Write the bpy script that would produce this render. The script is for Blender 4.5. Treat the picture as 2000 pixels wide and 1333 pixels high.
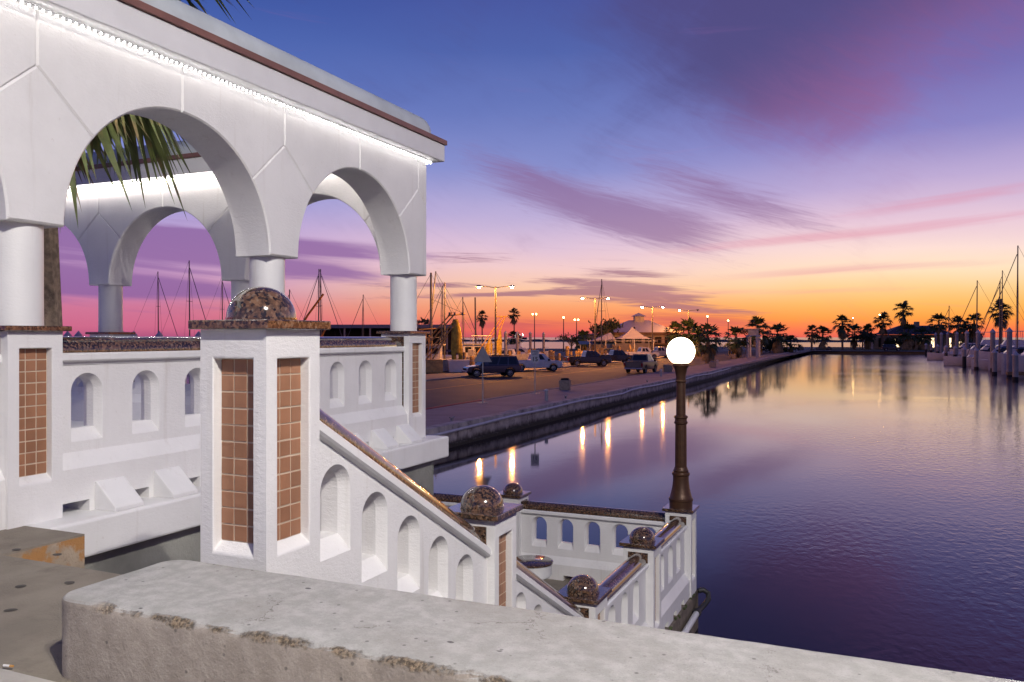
import bpy, bmesh, math, random
from mathutils import Vector, Matrix, noise
R = math.radians
random.seed(7)
for o in list(bpy.data.objects): bpy.data.objects.remove(o)
scene = bpy.context.scene
COL = scene.collection
CZ = 4.45                       # eye level above the water, metres

# ------------------------------------------------------------------ camera
cam = bpy.data.objects.new('camera', bpy.data.cameras.new('camera'))
COL.objects.link(cam)
cam.location = (0, 0, CZ)
cam.rotation_euler = (R(90), 0, R(23.857))
cam.data.sensor_width = 36
cam.data.lens = 36 * 1610 / 2000
cam.data.shift_y = -(666.5 - 659) / 2000
cam.data.clip_start = .05
cam.data.clip_end = 30000
scene.camera = cam

# ------------------------------------------------------------------ view
vs = scene.view_settings
vs.view_transform = 'Standard'; vs.look = 'None'; vs.exposure = 0; vs.gamma = 1
scene.render.engine = 'CYCLES'
scene.cycles.use_denoising = True
scene.cycles.max_bounces = 6
scene.cycles.diffuse_bounces = 3
scene.cycles.glossy_bounces = 3
scene.cycles.light_sampling_threshold = .002
scene.cycles.sample_clamp_indirect = 6
scene.cycles.caustics_reflective = False
scene.cycles.caustics_refractive = False

def lin(c):
    return tuple(((v / 255) / 12.92 if v / 255 <= .04045 else ((v / 255 + .055) / 1.055) ** 2.4) for v in c)

class NT:
    """small helper for building node trees"""
    def __init__(s, tree): s.t = tree
    def node(s, typ, **kw):
        n = s.t.nodes.new(typ)
        for k, v in kw.items(): setattr(n, k, v)
        return n
    def put(s, sock, v):
        if hasattr(v, 'is_linked') or isinstance(v, bpy.types.NodeSocket): s.t.links.new(v, sock)
        else: sock.default_value = v
    def m(s, op, a, b=None, c=None, clamp=False):
        n = s.node('ShaderNodeMath', operation=op, use_clamp=clamp)
        s.put(n.inputs[0], a)
        if b is not None: s.put(n.inputs[1], b)
        if c is not None: s.put(n.inputs[2], c)
        return n.outputs[0]
    def vm(s, op, a, b=None):
        n = s.node('ShaderNodeVectorMath', operation=op)
        s.put(n.inputs[0], a)
        if b is not None: s.put(n.inputs[1], b)
        return n.outputs['Value'] if op in ('DOT_PRODUCT', 'LENGTH', 'DISTANCE') else n.outputs[0]
    def xyz(s, x, y, z):
        n = s.node('ShaderNodeCombineXYZ')
        for i, v in enumerate((x, y, z)): s.put(n.inputs[i], v)
        return n.outputs[0]
    def sep(s, v):
        n = s.node('ShaderNodeSeparateXYZ'); s.put(n.inputs[0], v); return n.outputs
    def ramp(s, fac, stops, interp='LINEAR'):
        n = s.node('ShaderNodeValToRGB'); n.color_ramp.interpolation = interp
        el = n.color_ramp.elements
        while len(el) > 1: el.remove(el[-1])
        el[0].position = stops[0][0]; el[0].color = tuple(stops[0][1])[:3] + (1,)
        for p, c in stops[1:]:
            e = el.new(p); e.color = tuple(c)[:3] + (1,)
        s.put(n.inputs[0], fac); return n.outputs[0]
    def mix(s, fac, a, b, mode='MIX'):
        n = s.node('ShaderNodeMix', data_type='RGBA', blend_type=mode)
        s.put(n.inputs[0], fac)
        for k, v in ((6, a), (7, b)):
            if isinstance(v, tuple): v = tuple(v)[:3] + (1,)
            s.put(n.inputs[k], v)
        return n.outputs[2]
    def noise(s, vec, scale, detail=4, rough=.55, dist=0):
        n = s.node('ShaderNodeTexNoise')
        if vec is not None: s.put(n.inputs['Vector'], vec)
        n.inputs['Scale'].default_value = scale; n.inputs['Detail'].default_value = detail
        n.inputs['Roughness'].default_value = rough; n.inputs['Distortion'].default_value = dist
        return n.outputs[0]
    def sstep(s, v, lo, hi):
        n = s.node('ShaderNodeMapRange', interpolation_type='SMOOTHSTEP')
        s.put(n.inputs[0], v); n.inputs[1].default_value = lo; n.inputs[2].default_value = hi
        return n.outputs[0]

# ------------------------------------------------------------------ world: dawn sky
world = bpy.data.worlds.new('World'); scene.world = world
world.use_nodes = True
world.cycles.sampling_method = 'NONE'
wt = world.node_tree
wt.nodes.clear()
T = NT(wt)
tc = T.node('ShaderNodeTexCoord')
D = T.vm('NORMALIZE', tc.outputs['Generated'])
AX = R(23.857)                                  # the bay lies to the north-west of the basin's axis
F = (-math.sin(AX), math.cos(AX), 0); RT = (math.cos(AX), math.sin(AX), 0)
df = T.vm('DOT_PRODUCT', D, F); dr = T.vm('DOT_PRODUCT', D, RT)
dz = T.sep(D)[2]
az = T.m('MULTIPLY', T.m('ARCTAN2', dr, df), 180 / math.pi)
el = T.m('MULTIPLY', T.m('ARCSINE', T.m('MINIMUM', T.m('MAXIMUM', dz, -1), 1)), 180 / math.pi)
# gentle waviness so that colour bands do not run ruler-straight
wv = T.noise(T.xyz(T.m('MULTIPLY', az, .035), T.m('MULTIPLY', el, .12), 0), 1.0, 3)
elw = T.m('ADD', el, T.m('MULTIPLY', T.m('SUBTRACT', wv, .5), T.m('MINIMUM', T.m('MULTIPLY', T.m('MAXIMUM', el, 0), .5), 3.0)))
ep = T.m('DIVIDE', elw, 60)
def rampdeg(stops): return T.ramp(ep, [(d / 60, lin(c)) for d, c in stops])
skyL = rampdeg([(0, (176, 84, 126)), (.6, (208, 106, 140)), (2.0, (208, 118, 152)), (3.2, (196, 134, 178)), (5, (206, 164, 206)), (7, (186, 160, 210)), (9, (160, 156, 214)), (12, (128, 140, 205)), (16, (86, 112, 186)), (22, (58, 86, 164)), (35, (44, 64, 140)), (60, (30, 44, 104))])
skyC = rampdeg([(0, (200, 86, 100)), (.5, (234, 104, 90)), (1.3, (247, 138, 92)), (2.2, (250, 168, 118)), (3.3, (250, 200, 168)), (4.7, (242, 204, 204)), (6.3, (222, 194, 216)), (8.4, (188, 174, 216)), (11.6, (136, 144, 206)), (15.3, (106, 122, 190)), (19, (80, 100, 172)), (23, (70, 84, 158)), (35, (44, 62, 136)), (60, (30, 44, 104))])
skyR = rampdeg([(0, (236, 100, 84)), (.5, (247, 122, 76)), (1.2, (252, 160, 72)), (2.0, (253, 186, 100)), (3.0, (253, 208, 146)), (4.2, (253, 226, 192)), (5.6, (250, 222, 214)), (7.4, (230, 200, 218)), (9.6, (188, 170, 214)), (12.5, (136, 132, 198)), (16, (116, 110, 180)), (22, (100, 88, 156)), (35, (54, 58, 128)), (60, (30, 44, 104))])
skyW = rampdeg([(0, (122, 104, 150)), (4, (128, 112, 166)), (10, (100, 104, 168)), (22, (62, 78, 148)), (60, (30, 44, 104))])
base = T.mix(T.sstep(az, -26, 2), skyL, skyC)
base = T.mix(T.sstep(az, 2, 27), base, skyR)
base = T.mix(T.sstep(T.m('ABSOLUTE', az), 55, 130), base, skyW)
# clouds: streaky noise shaped by a few soft banks
def bank(a0, e0, sa, se, tilt):
    c, s = math.cos(R(tilt)), math.sin(R(tilt))
    da = T.m('SUBTRACT', az, a0); de = T.m('SUBTRACT', el, e0)
    p = T.m('DIVIDE', T.m('ADD', T.m('MULTIPLY', da, c), T.m('MULTIPLY', de, s)), sa)
    q = T.m('DIVIDE', T.m('SUBTRACT', T.m('MULTIPLY', de, c), T.m('MULTIPLY', da, s)), se)
    r2 = T.m('ADD', T.m('MULTIPLY', p, p), T.m('MULTIPLY', q, q))
    return T.m('POWER', 2.718, T.m('MULTIPLY', r2, -1.0))
def streak(sx, sy, tilt, scale, detail=6, rough=.6, dist=.4, off=0):
    c, s = math.cos(R(tilt)), math.sin(R(tilt))
    p = T.m('ADD', T.m('MULTIPLY', az, c), T.m('MULTIPLY', el, s))
    q = T.m('SUBTRACT', T.m('MULTIPLY', el, c), T.m('MULTIPLY', az, s))
    return T.noise(T.xyz(T.m('MULTIPLY', p, sx), T.m('MULTIPLY', q, sy), off), scale, detail, rough, dist)
def addm(*a):
    r = a[0]
    for b in a[1:]: r = T.m('ADD', r, b)
    return r
# the big veil high up
n1 = streak(.05, .10, 28, 1.6, 4, .6, .9, 1.0)
n1b = streak(.55, .10, 62, 1.3, 6, .7, 1.2, 31.0)
big = addm(bank(21.5, 20, 12, 5.2, 12), bank(13, 22, 9, 5.5, 0), bank(20, 15.0, 7, 3.2, -18), T.m('MULTIPLY', bank(32, 25, 14, 7, 0), .9))
dens = T.m('MULTIPLY', T.sstep(addm(T.m('MULTIPLY', big, .50), T.m('MULTIPLY', n1, .62), T.m('MULTIPLY', n1b, .50)), .56, 1.42), .88)
warm = T.sstep(addm(T.m('MULTIPLY', az, .045), T.m('MULTIPLY', el, -.09), T.m('MULTIPLY', n1b, .35)), -.85, .25)
bigcol = T.mix(warm, lin((78, 72, 126)), lin((152, 96, 148)))
sky = T.mix(dens, base, bigcol)
# middle diagonal streaks
n2 = streak(.05, .30, -16, 1.9, 3, .62, 1.2, 4.0)
n2b = streak(.12, 1.5, -15, 1.6, 6, .70, 2.0, 44.0)
mid = addm(bank(6, 8.7, 8.5, 1.7, -17), bank(10.0, 7.6, 5, 1.2, -12), T.m('MULTIPLY', bank(12, 10.8, 7, 1.2, -22), .8), T.m('MULTIPLY', bank(1, 11.0, 5, 1.0, -20), .8), T.m('MULTIPLY', bank(16.5, 8.4, 6, 1.2, -16), .7))
d2 = T.m('MULTIPLY', T.sstep(addm(T.m('MULTIPLY', mid, .50), T.m('MULTIPLY', n2, .40), T.m('MULTIPLY', n2b, .75)), .68, 1.32), .72)
sky = T.mix(d2, sky, lin((138, 102, 150)))
# thin dark flakes low over the town, rosy bank at the horizon
n3 = streak(.13, 2.0, -2, 1.7, 5, .64, 1.0, 9.0)
low = addm(bank(5.5, 3.75, 4.2, .42, -3), T.m('MULTIPLY', bank(1, 3.05, 10, .22, 2), 1.0), bank(9.5, 2.85, 5, .42, -3), T.m('MULTIPLY', bank(8, 4.4, 4, .35, -4), .8), T.m('MULTIPLY', bank(12, 2.0, 5, .4, -5), .9), T.m('MULTIPLY', bank(-6, 3.6, 5, .3, 0), .8), T.m('MULTIPLY', bank(-4, 5.4, 5, .5, 0), .7))
d3 = T.m('MULTIPLY', T.sstep(addm(T.m('MULTIPLY', low, .60), T.m('MULTIPLY', n3, 1.05)), .72, 1.08), .75)
sky = T.mix(d3, sky, lin((146, 96, 128)))
rose = addm(bank(12.5, 1.15, 5.5, .55, -3), T.m('MULTIPLY', bank(0, .85, 5, .45, 2), .8), T.m('MULTIPLY', bank(-3, 1.2, 4, .4, 3), .5))
d4 = T.m('MULTIPLY', T.sstep(addm(T.m('MULTIPLY', rose, .6), T.m('MULTIPLY', n3, .8)), .55, 1.05), .6)
sky = T.mix(d4, sky, lin((192, 82, 100)))
# purple bars to the north
n5 = streak(.045, .5, -4, 1.7, 4, .6, .8, 14.0)
lft = addm(bank(-14.5, 6.0, 8, .8, -3), bank(-15, 4.6, 9, .55, -4), bank(-26, 6.6, 9, .9, -4), bank(-26, 3.2, 10, .9, -2), T.m('MULTIPLY', bank(-34, 4.5, 12, 2.2, 0), .8))
d5 = T.m('MULTIPLY', T.sstep(addm(T.m('MULTIPLY', lft, .55), T.m('MULTIPLY', n5, .8)), .5, .92), .85)
sky = T.mix(d5, sky, lin((140, 98, 160)))
# pale pink bars over the glow
n6 = streak(.03, .55, 5, 1.7, 3, .6, .5, 21.0)
rb = addm(bank(27, 8.2, 9, .45, 6), bank(22, 6.6, 12, .4, 4), T.m('MULTIPLY', bank(26, 4.4, 14, .35, 1), .7), T.m('MULTIPLY', bank(20, 3.0, 14, .3, 0), .6))
d6 = T.m('MULTIPLY', T.sstep(addm(T.m('MULTIPLY', rb, .5), T.m('MULTIPLY', n6, .8)), .52, 1.0), .55)
sky = T.mix(d6, sky, lin((220, 140, 166)))
nish = T.node('ShaderNodeTexSky', sky_type='NISHITA')
nish.sun_disc = False; nish.sun_elevation = R(1.0); nish.sun_rotation = R(-3.0)
bg1 = T.node('ShaderNodeBackground'); T.put(bg1.inputs[0], sky); bg1.inputs[1].default_value = 1.0
bg2 = T.node('ShaderNodeBackground'); T.put(bg2.inputs[0], nish.outputs[0]); bg2.inputs[1].default_value = .004
ad = T.node('ShaderNodeAddShader'); wt.links.new(bg1.outputs[0], ad.inputs[0]); wt.links.new(bg2.outputs[0], ad.inputs[1])
wo = T.node('ShaderNodeOutputWorld'); wt.links.new(ad.outputs[0], wo.inputs[0])

# the sun is still at the horizon, behind the far shore: only a breath of warm light
sl = bpy.data.lights.new('sun', 'SUN'); sl.energy = .002; sl.angle = R(10); sl.color = (1, .42, .2)
so = bpy.data.objects.new('sun', sl); COL.objects.link(so)
so.rotation_euler = Vector((-.05, -1, -.035)).to_track_quat('-Z', 'Y').to_euler()

# ------------------------------------------------------------------ materials
MATS = {}
def material(name, col, rough=.6, metal=0, var=.1, vscale=3., bump=0, bscale=40., spec=.5, coat=0, col2=None, c2lo=.5, c2hi=.7, c2scale=6., emit=None, es=0, detail=5, ior=1.5, wet=None):
    m = bpy.data.materials.new(name); m.use_nodes = True; MATS[name] = m
    t = m.node_tree; b = t.nodes['Principled BSDF']; N = NT(t)
    g = N.node('ShaderNodeNewGeometry'); pos = g.outputs['Position']
    c = tuple(col) + (1,)
    n = N.noise(pos, vscale, detail)
    lo = tuple(max(0, v * (1 - var)) for v in col); hi = tuple(min(1, v * (1 + var)) for v in col)
    out = N.mix(N.sstep(n, .3, .7), lo, hi)
    if col2: out = N.mix(N.sstep(N.noise(pos, c2scale, 8, .65), c2lo, c2hi), out, tuple(col2))
    N.put(b.inputs['Base Color'], out)
    b.inputs['Roughness'].default_value = rough; b.inputs['Metallic'].default_value = metal
    b.inputs['IOR'].default_value = ior
    if coat: b.inputs['Coat Weight'].default_value = coat; b.inputs['Coat Roughness'].default_value = .04
    if bump:
        bn = N.node('ShaderNodeBump'); bn.inputs['Strength'].default_value = bump; bn.inputs['Distance'].default_value = .02
        N.put(bn.inputs['Height'], N.noise(pos, bscale, 5, .6)); t.links.new(bn.outputs[0], b.inputs['Normal'])
    if emit:
        b.inputs['Emission Color'].default_value = tuple(emit) + (1,); b.inputs['Emission Strength'].default_value = es
    m.diffuse_color = c
    return m
material('fascia_paint', (.70, .69, .70), .5, var=.04, vscale=2, bump=.12, bscale=60, col2=(.52, .44, .40), c2lo=.66, c2hi=.9, c2scale=4)
material('brown_trim', (.20, .095, .075), .4, var=.12, vscale=4, bump=.1)
material('roof_cement', (.50, .54, .56), .5, var=.1, vscale=2.2, bump=.15, bscale=30)
material('tile', (.31, .148, .082), .36, var=.08, vscale=7.5, bump=.06, bscale=25, detail=2)
material('grout', (.56, .45, .34), .8, var=.08)
material('concrete', (.25, .215, .17), .85, var=.16, vscale=3, bump=.5, bscale=90, col2=(.17, .145, .115), c2lo=.5, c2hi=.8, c2scale=5)
material('concrete_light', (.44, .41, .37), .8, var=.14, vscale=2.5, bump=.4, bscale=60)
material('rust_concrete', (.34, .27, .20), .85, var=.2, vscale=6, bump=.6, bscale=50, col2=(.40, .20, .07), c2lo=.46, c2hi=.58, c2scale=7)
material('base_concrete', (.26, .26, .235), .8, var=.25, vscale=1.5, bump=.4, bscale=30, col2=(.15, .16, .13), c2lo=.5, c2hi=.75, c2scale=2)
material('wet_concrete', (.16, .13, .10), .7, var=.35, vscale=2.5, bump=.7, bscale=18, col2=(.06, .05, .035), c2lo=.48, c2hi=.7, c2scale=3)
material('seawall_concrete', (.46, .41, .37), .8, var=.3, vscale=1.2, bump=.8, bscale=10, col2=(.10, .085, .07), c2lo=.52, c2hi=.72, c2scale=2.2)
material('asphalt', (.066, .044, .039), .75, var=.25, vscale=.35, bump=.5, bscale=40, col2=(.05, .046, .044), c2lo=.5, c2hi=.7, c2scale=.8)
material('sidewalk', (.33, .25, .235), .8, var=.12, vscale=.5, bump=.3, bscale=20, col2=(.24, .19, .17), c2lo=.5, c2hi=.8, c2scale=1.1)
material('kerb', (.24, .23, .23), .8, var=.2, vscale=1.2, bump=.4, bscale=20)
material('kerb_red', (.32, .03, .03), .7, var=.3, vscale=1.5)
material('yellow_paint', (.58, .34, .06), .7, var=.3, vscale=2)
material('grass', (.06, .075, .03), .95, var=.4, vscale=.6, bump=.6, bscale=8)
material('rock', (.12, .11, .10), .9, var=.4, vscale=.4, bump=.8, bscale=2)
material('iron', (.078, .036, .018), .42, metal=.35, var=.15, vscale=12, bump=.12, bscale=60)
material('steel', (.30, .29, .28), .45, metal=.7, var=.1)
material('galv', (.38, .37, .37), .5, metal=.4, var=.15)
material('pole_paint', (.12, .10, .085), .55, metal=.2, var=.12)
material('black_rubber', (.022, .022, .024), .55, var=.2)
material('dark_void', (.015, .015, .017), .9)
material('pvc', (.58, .58, .60), .4, var=.08)
material('sign_back', (.36, .34, .33), .5, metal=.3, var=.1)
material('sign_white', (.62, .60, .57), .5, var=.06)
material('sign_ink', (.02, .02, .02), .6)
material('bin_conc', (.36, .28, .20), .85, var=.2, vscale=8, bump=.5, bscale=60)
material('glass', (.015, .017, .02), .06, var=.05, spec=.6)
material('chrome', (.55, .55, .55), .18, metal=1)
material('tyre', (.018, .018, .018), .8)
material('rim', (.42, .41, .40), .3, metal=.9)
material('tail_lens', (.25, .012, .012), .25)
material('head_lens', (.55, .53, .5), .15)
material('paint_plum', (.065, .05, .06), .22, metal=.5, coat=1)
material('paint_white', (.66, .65, .63), .3, coat=.6)
material('paint_black', (.010, .010, .014), .2, coat=1)
material('paint_tan', (.20, .155, .11), .3, metal=.3, coat=.6)
material('paint_silver', (.40, .37, .34), .3, metal=.4, coat=.6)
material('bark', (.19, .14, .10), .95, var=.45, vscale=14, bump=1.0, bscale=26)
material('frond', (.045, .075, .022), .6, var=.4, vscale=2)
material('frond_near', (.13, .16, .045), .55, var=.5, vscale=2.5, col2=(.24, .17, .07), c2lo=.5, c2hi=.62, c2scale=2.2)
material('frond_dry', (.26, .19, .09), .8, var=.35, vscale=2)
material('leaf', (.035, .05, .02), .7, var=.4, vscale=1)
material('wood_pile', (.26, .17, .08), .85, var=.35, vscale=2.5, bump=.5, bscale=12)
material('pile_white', (.32, .29, .28), .7, var=.15, vscale=1.5)
material('pile_tar', (.02, .018, .018), .8, var=.3)
material('pile_cap', (.48, .47, .50), .5, var=.08)
material('boat_white', (.62, .62, .64), .3, var=.06, coat=.3)
material('boat_blue', (.03, .08, .22), .5)
material('canvas_dark', (.03, .035, .06), .8)
material('mast', (.10, .095, .10), .4, metal=.5)
material('wire', (.05, .05, .055), .5)
material('net', (.42, .30, .05), .95, var=.3, vscale=3, bump=.8, bscale=20)
material('boom_paint', (.50, .28, .09), .6, var=.25)
material('crane_orange', (.55, .20, .03), .6, var=.2)
material('hull_shrimp', (.40, .38, .36), .6, var=.2)
material('roof_metal', (.42, .39, .48), .45, metal=.2, var=.08)
material('wall_tan', (.40, .33, .25), .8, var=.1)
material('wall_wood', (.24, .14, .07), .8, var=.2)
material('tent_white', (.34, .32, .42), .6, var=.04)
material('shed_roof', (.16, .17, .24), .5, var=.1)
material('roof_dark', (.06, .05, .07), .6, var=.15)
material('gum', (.07, .06, .05), .7)
material('cig_white', (.75, .73, .7), .8)
material('cig_filter', (.55, .28, .08), .8)
material('lit_window', (.8, .6, .4), .5, emit=(1, .72, .42), es=2.6)
material('sodium', (1, .6, .2), .5, emit=(1, .37, .075), es=7000)
material('sodium_far', (1, .6, .2), .5, emit=(1, .55, .18), es=55)
material('lamp_dead', (.05, .05, .05), .5)
material('globe', (1, .95, .88), .4, emit=(1, .78, .50), es=9)
material('led', (1, 1, 1), .4, emit=(1.0, .97, .95), es=23)
material('led_inner', (1, 1, 1), .4, emit=(1.0, .93, .86), es=260)
material('halide', (1, 1, 1), .4, emit=(1.0, .945, .87), es=11800)
material('ship_lights', (1, 1, 1), .4, emit=(1, .9, .8), es=3)

def stucco(name, col, fine, coarse, streaks):
    m = bpy.data.materials.new(name); m.use_nodes = True; MATS[name] = m
    t = m.node_tree; b = t.nodes['Principled BSDF']; N = NT(t)
    pos = N.node('ShaderNodeNewGeometry').outputs['Position']
    n1 = N.noise(pos, 1.7, 5, .6); n2 = N.noise(pos, 22, 5, .65)
    c = N.mix(N.sstep(n1, .3, .7), tuple(v * .95 for v in col), tuple(v * 1.04 for v in col))
    st_ = N.noise(N.vm('MULTIPLY', pos, (9, 9, .55)), 1.0, 5, .65)
    c = N.mix(N.m('MULTIPLY', N.sstep(st_, .56, .78), streaks), c, (.50, .45, .40))
    sp = N.m('MULTIPLY', N.sstep(n2, .66, .74), .35)
    c = N.mix(sp, c, (.55, .50, .46))
    N.put(b.inputs['Base Color'], c); b.inputs['Roughness'].default_value = .48
    bn = N.node('ShaderNodeBump'); bn.inputs['Strength'].default_value = 1; bn.inputs['Distance'].default_value = .01
    h = N.m('ADD', N.m('MULTIPLY', N.noise(N.vm('MULTIPLY', pos, (1, 1, 2.2)), 26, 4, .6), coarse), N.m('MULTIPLY', N.noise(pos, 120, 3, .6), fine))
    N.put(bn.inputs['Height'], h); t.links.new(bn.outputs[0], b.inputs['Normal'])
stucco('stucco', (.76, .745, .735), .16, .34, .42)
stucco('stucco_smooth', (.77, .76, .75), .05, .22, .35)
def granite():
    m = bpy.data.materials.new('granite'); m.use_nodes = True; MATS['granite'] = m
    t = m.node_tree; b = t.nodes['Principled BSDF']; N = NT(t)
    pos = N.node('ShaderNodeNewGeometry').outputs['Position']
    v = N.node('ShaderNodeTexVoronoi'); v.inputs['Scale'].default_value = 75; N.put(v.inputs['Vector'], pos)
    c = N.ramp(N.sep(v.outputs['Color'])[0], [(0, (.020, .014, .010)), (.22, (.05, .03, .02)), (.34, (.13, .068, .038)), (.58, (.19, .105, .06)), (.8, (.11, .058, .032)), (.93, (.20, .14, .10))], 'CONSTANT')
    big = N.sstep(N.noise(pos, 38, 3), .42, .66)
    c = N.mix(N.m('MULTIPLY', big, .75), c, (.03, .022, .018))
    N.put(b.inputs['Base Color'], c)
    b.inputs['Roughness'].default_value = .12; b.inputs['IOR'].default_value = 1.55
    b.inputs['Coat Weight'].default_value = .85; b.inputs['Coat Roughness'].default_value = .035; b.inputs['Coat IOR'].default_value = 1.5
granite()

def tile_mat():
    m = MATS['tile']; t = m.node_tree; b = t.nodes['Principled BSDF']; N = NT(t)
    src = b.inputs['Base Color'].links[0].from_socket
    r = N.node('ShaderNodeObjectInfo').outputs['Random']
    c = N.mix(1.0, src, N.ramp(r, [(0, (.88, .87, .86)), (.5, (1, 1, 1)), (1, (1.08, 1.07, 1.05))]), 'MULTIPLY')
    N.put(b.inputs['Base Color'], c)
tile_mat()
def tide_mat():
    t = MATS['seawall_concrete'].node_tree; b = t.nodes['Principled BSDF']; N = NT(t)
    pos = N.node('ShaderNodeNewGeometry').outputs['Position']; z = N.sep(pos)[2]
    src = b.inputs['Base Color'].links[0].from_socket
    k = N.m('ADD', z, N.m('MULTIPLY', N.m('SUBTRACT', N.noise(N.vm('MULTIPLY', pos, (1, 1, .4)), 2.6, 6, .7), .5), .5))
    c = N.mix(N.m('SUBTRACT', 1, N.sstep(k, .12, .42)), src, (.035, .03, .02))
    dr_ = N.noise(N.vm('MULTIPLY', pos, (3.2, 3.2, .3)), 1.0, 5, .7)
    c = N.mix(N.m('MULTIPLY', N.sstep(dr_, .55, .72), .6), c, (.09, .07, .055))
    N.put(b.inputs['Base Color'], c)
tide_mat()
def coping_mat():
    m = bpy.data.materials.new('worn_paint'); m.use_nodes = True; MATS['worn_paint'] = m
    t = m.node_tree; b = t.nodes['Principled BSDF']; N = NT(t)
    g = N.node('ShaderNodeNewGeometry'); pos = g.outputs['Position']; X, Y, Z = N.sep(pos)
    n_big = N.noise(pos, 2.2, 6, .6); n_mid = N.noise(pos, 14, 6, .65); n_fine = N.noise(pos, 70, 4, .6)
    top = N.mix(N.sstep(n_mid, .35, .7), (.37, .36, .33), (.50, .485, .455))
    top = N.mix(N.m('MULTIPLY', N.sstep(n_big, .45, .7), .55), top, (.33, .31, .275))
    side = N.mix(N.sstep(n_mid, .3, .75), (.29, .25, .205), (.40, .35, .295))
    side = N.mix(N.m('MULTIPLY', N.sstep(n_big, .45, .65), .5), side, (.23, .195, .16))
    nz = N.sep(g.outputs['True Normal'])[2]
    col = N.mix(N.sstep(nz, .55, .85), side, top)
    # chipped arris: the band along the wall's near upper edge where the paint is gone
    e = N.m('ADD', N.m('MULTIPLY', N.m('SUBTRACT', 3.493, Z), .9), N.m('MULTIPLY', N.m('SUBTRACT', Y, 2.098), .8))
    wob = N.m('ADD', e, N.m('MULTIPLY', N.m('SUBTRACT', N.noise(pos, 16, 8, .75), .5), .055))
    chipx = N.sstep(X, -2.62, -2.45)
    chip = N.m('MULTIPLY', N.m('SUBTRACT', 1, N.sstep(wob, .014, .028)), chipx)
    agg = N.mix(N.sstep(n_fine, .42, .58), (.10, .075, .05), (.32, .24, .155))
    grit = N.noise(pos, 170, 3, .7)
    col = N.mix(N.m('MULTIPLY', N.sstep(grit, .56, .72), .45), col, (.16, .14, .12))
    col = N.mix(N.m('MULTIPLY', N.sstep(grit, .40, .28), .30), col, (.72, .70, .66))
    col = N.mix(chip, col, agg)
    # gum spots and pits
    v = N.node('ShaderNodeTexVoronoi'); v.inputs['Scale'].default_value = 5.2; N.put(v.inputs['Vector'], N.vm('MULTIPLY', pos, (1, 1.5, 1)))
    sp = N.m('MULTIPLY', N.m('SUBTRACT', 1, N.sstep(N.m('ADD', v.outputs['Distance'], N.m('MULTIPLY', n_fine, .05)), .075, .105)), N.sstep(N.sep(v.outputs['Color'])[1], .50, .55))
    v2 = N.node('ShaderNodeTexVoronoi'); v2.inputs['Scale'].default_value = 24; N.put(v2.inputs['Vector'], pos)
    sp2 = N.m('MULTIPLY', N.m('SUBTRACT', 1, N.sstep(v2.outputs['Distance'], .10, .2)), N.sstep(N.sep(v2.outputs['Color'])[0], .72, .76))
    col = N.mix(N.m('MULTIPLY', N.m('MAXIMUM', sp, N.m('MULTIPLY', sp2, .7)), .85), col, (.05, .045, .045))
    # hairline cracks
    v3 = N.node('ShaderNodeTexVoronoi', feature='DISTANCE_TO_EDGE'); v3.inputs['Scale'].default_value = 1.3
    N.put(v3.inputs['Vector'], N.vm('ADD', pos, N.vm('MULTIPLY', N.xyz(n_mid, n_big, n_fine), (.25, .25, .25))))
    cr = N.m('MULTIPLY', N.m('SUBTRACT', 1, N.sstep(v3.outputs['Distance'], .002, .006)), N.sstep(n_big, .52, .6))
    col = N.mix(N.m('MULTIPLY', cr, .7), col, (.10, .085, .07))
    N.put(b.inputs['Base Color'], col); b.inputs['Roughness'].default_value = .72
    bn = N.node('ShaderNodeBump'); bn.inputs['Strength'].default_value = .8; bn.inputs['Distance'].default_value = .012
    h = N.m('ADD', N.m('ADD', N.m('MULTIPLY', n_mid, .5), N.m('MULTIPLY', n_fine, .35)), N.m('MULTIPLY', chip, N.m('SUBTRACT', N.m('MULTIPLY', n_fine, 1.6), 1.6)))
    N.put(bn.inputs['Height'], h); t.links.new(bn.outputs[0], b.inputs['Normal'])
coping_mat()

def water_mat():
    m = bpy.data.materials.new('water'); m.use_nodes = True; MATS['water'] = m
    t = m.node_tree; b = t.nodes['Principled BSDF']; N = NT(t)
    pos = N.node('ShaderNodeNewGeometry').outputs['Position']
    b.inputs['Base Color'].default_value = (.004, .005, .016, 1)
    b.inputs['IOR'].default_value = 1.46
    X = N.sep(pos)[0]
    pn = N.noise(N.vm('MULTIPLY', pos, (.05, .035, 1)), 1.0, 4, .55, .5)
    patch = N.sstep(N.m('ADD', pn, N.m('MULTIPLY', N.m('MINIMUM', N.m('MAXIMUM', N.m('ADD', X, 4), -12), 14), .014)), .46, .74)
    dist = N.vm('LENGTH', N.vm('MULTIPLY', pos, (1, 1, 0)))
    far = N.sstep(dist, 40, 190)
    N.put(b.inputs['Roughness'], N.m('ADD', N.m('ADD', .045, N.m('MULTIPLY', patch, .05)), N.m('MULTIPLY', far, .11)))
    a = N.noise(N.vm('MULTIPLY', pos, (1.5, 1.0, 1)), 3.4, 2, .5, .3)
    c = N.noise(N.vm('MULTIPLY', pos, (1.0, .7, 1)), .55, 3, .5)
    h = N.m('ADD', N.m('MULTIPLY', a, N.m('ADD', .012, N.m('MULTIPLY', patch, .36))), N.m('MULTIPLY', c, .05))
    bn = N.node('ShaderNodeBump'); bn.inputs['Distance'].default_value = .055
    N.put(bn.inputs['Strength'], N.m('DIVIDE', 1.0, N.m('ADD', 1.0, N.m('DIVIDE', dist, 90.0))))
    N.put(bn.inputs['Height'], h); t.links.new(bn.outputs[0], b.inputs['Normal'])
water_mat()

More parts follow.
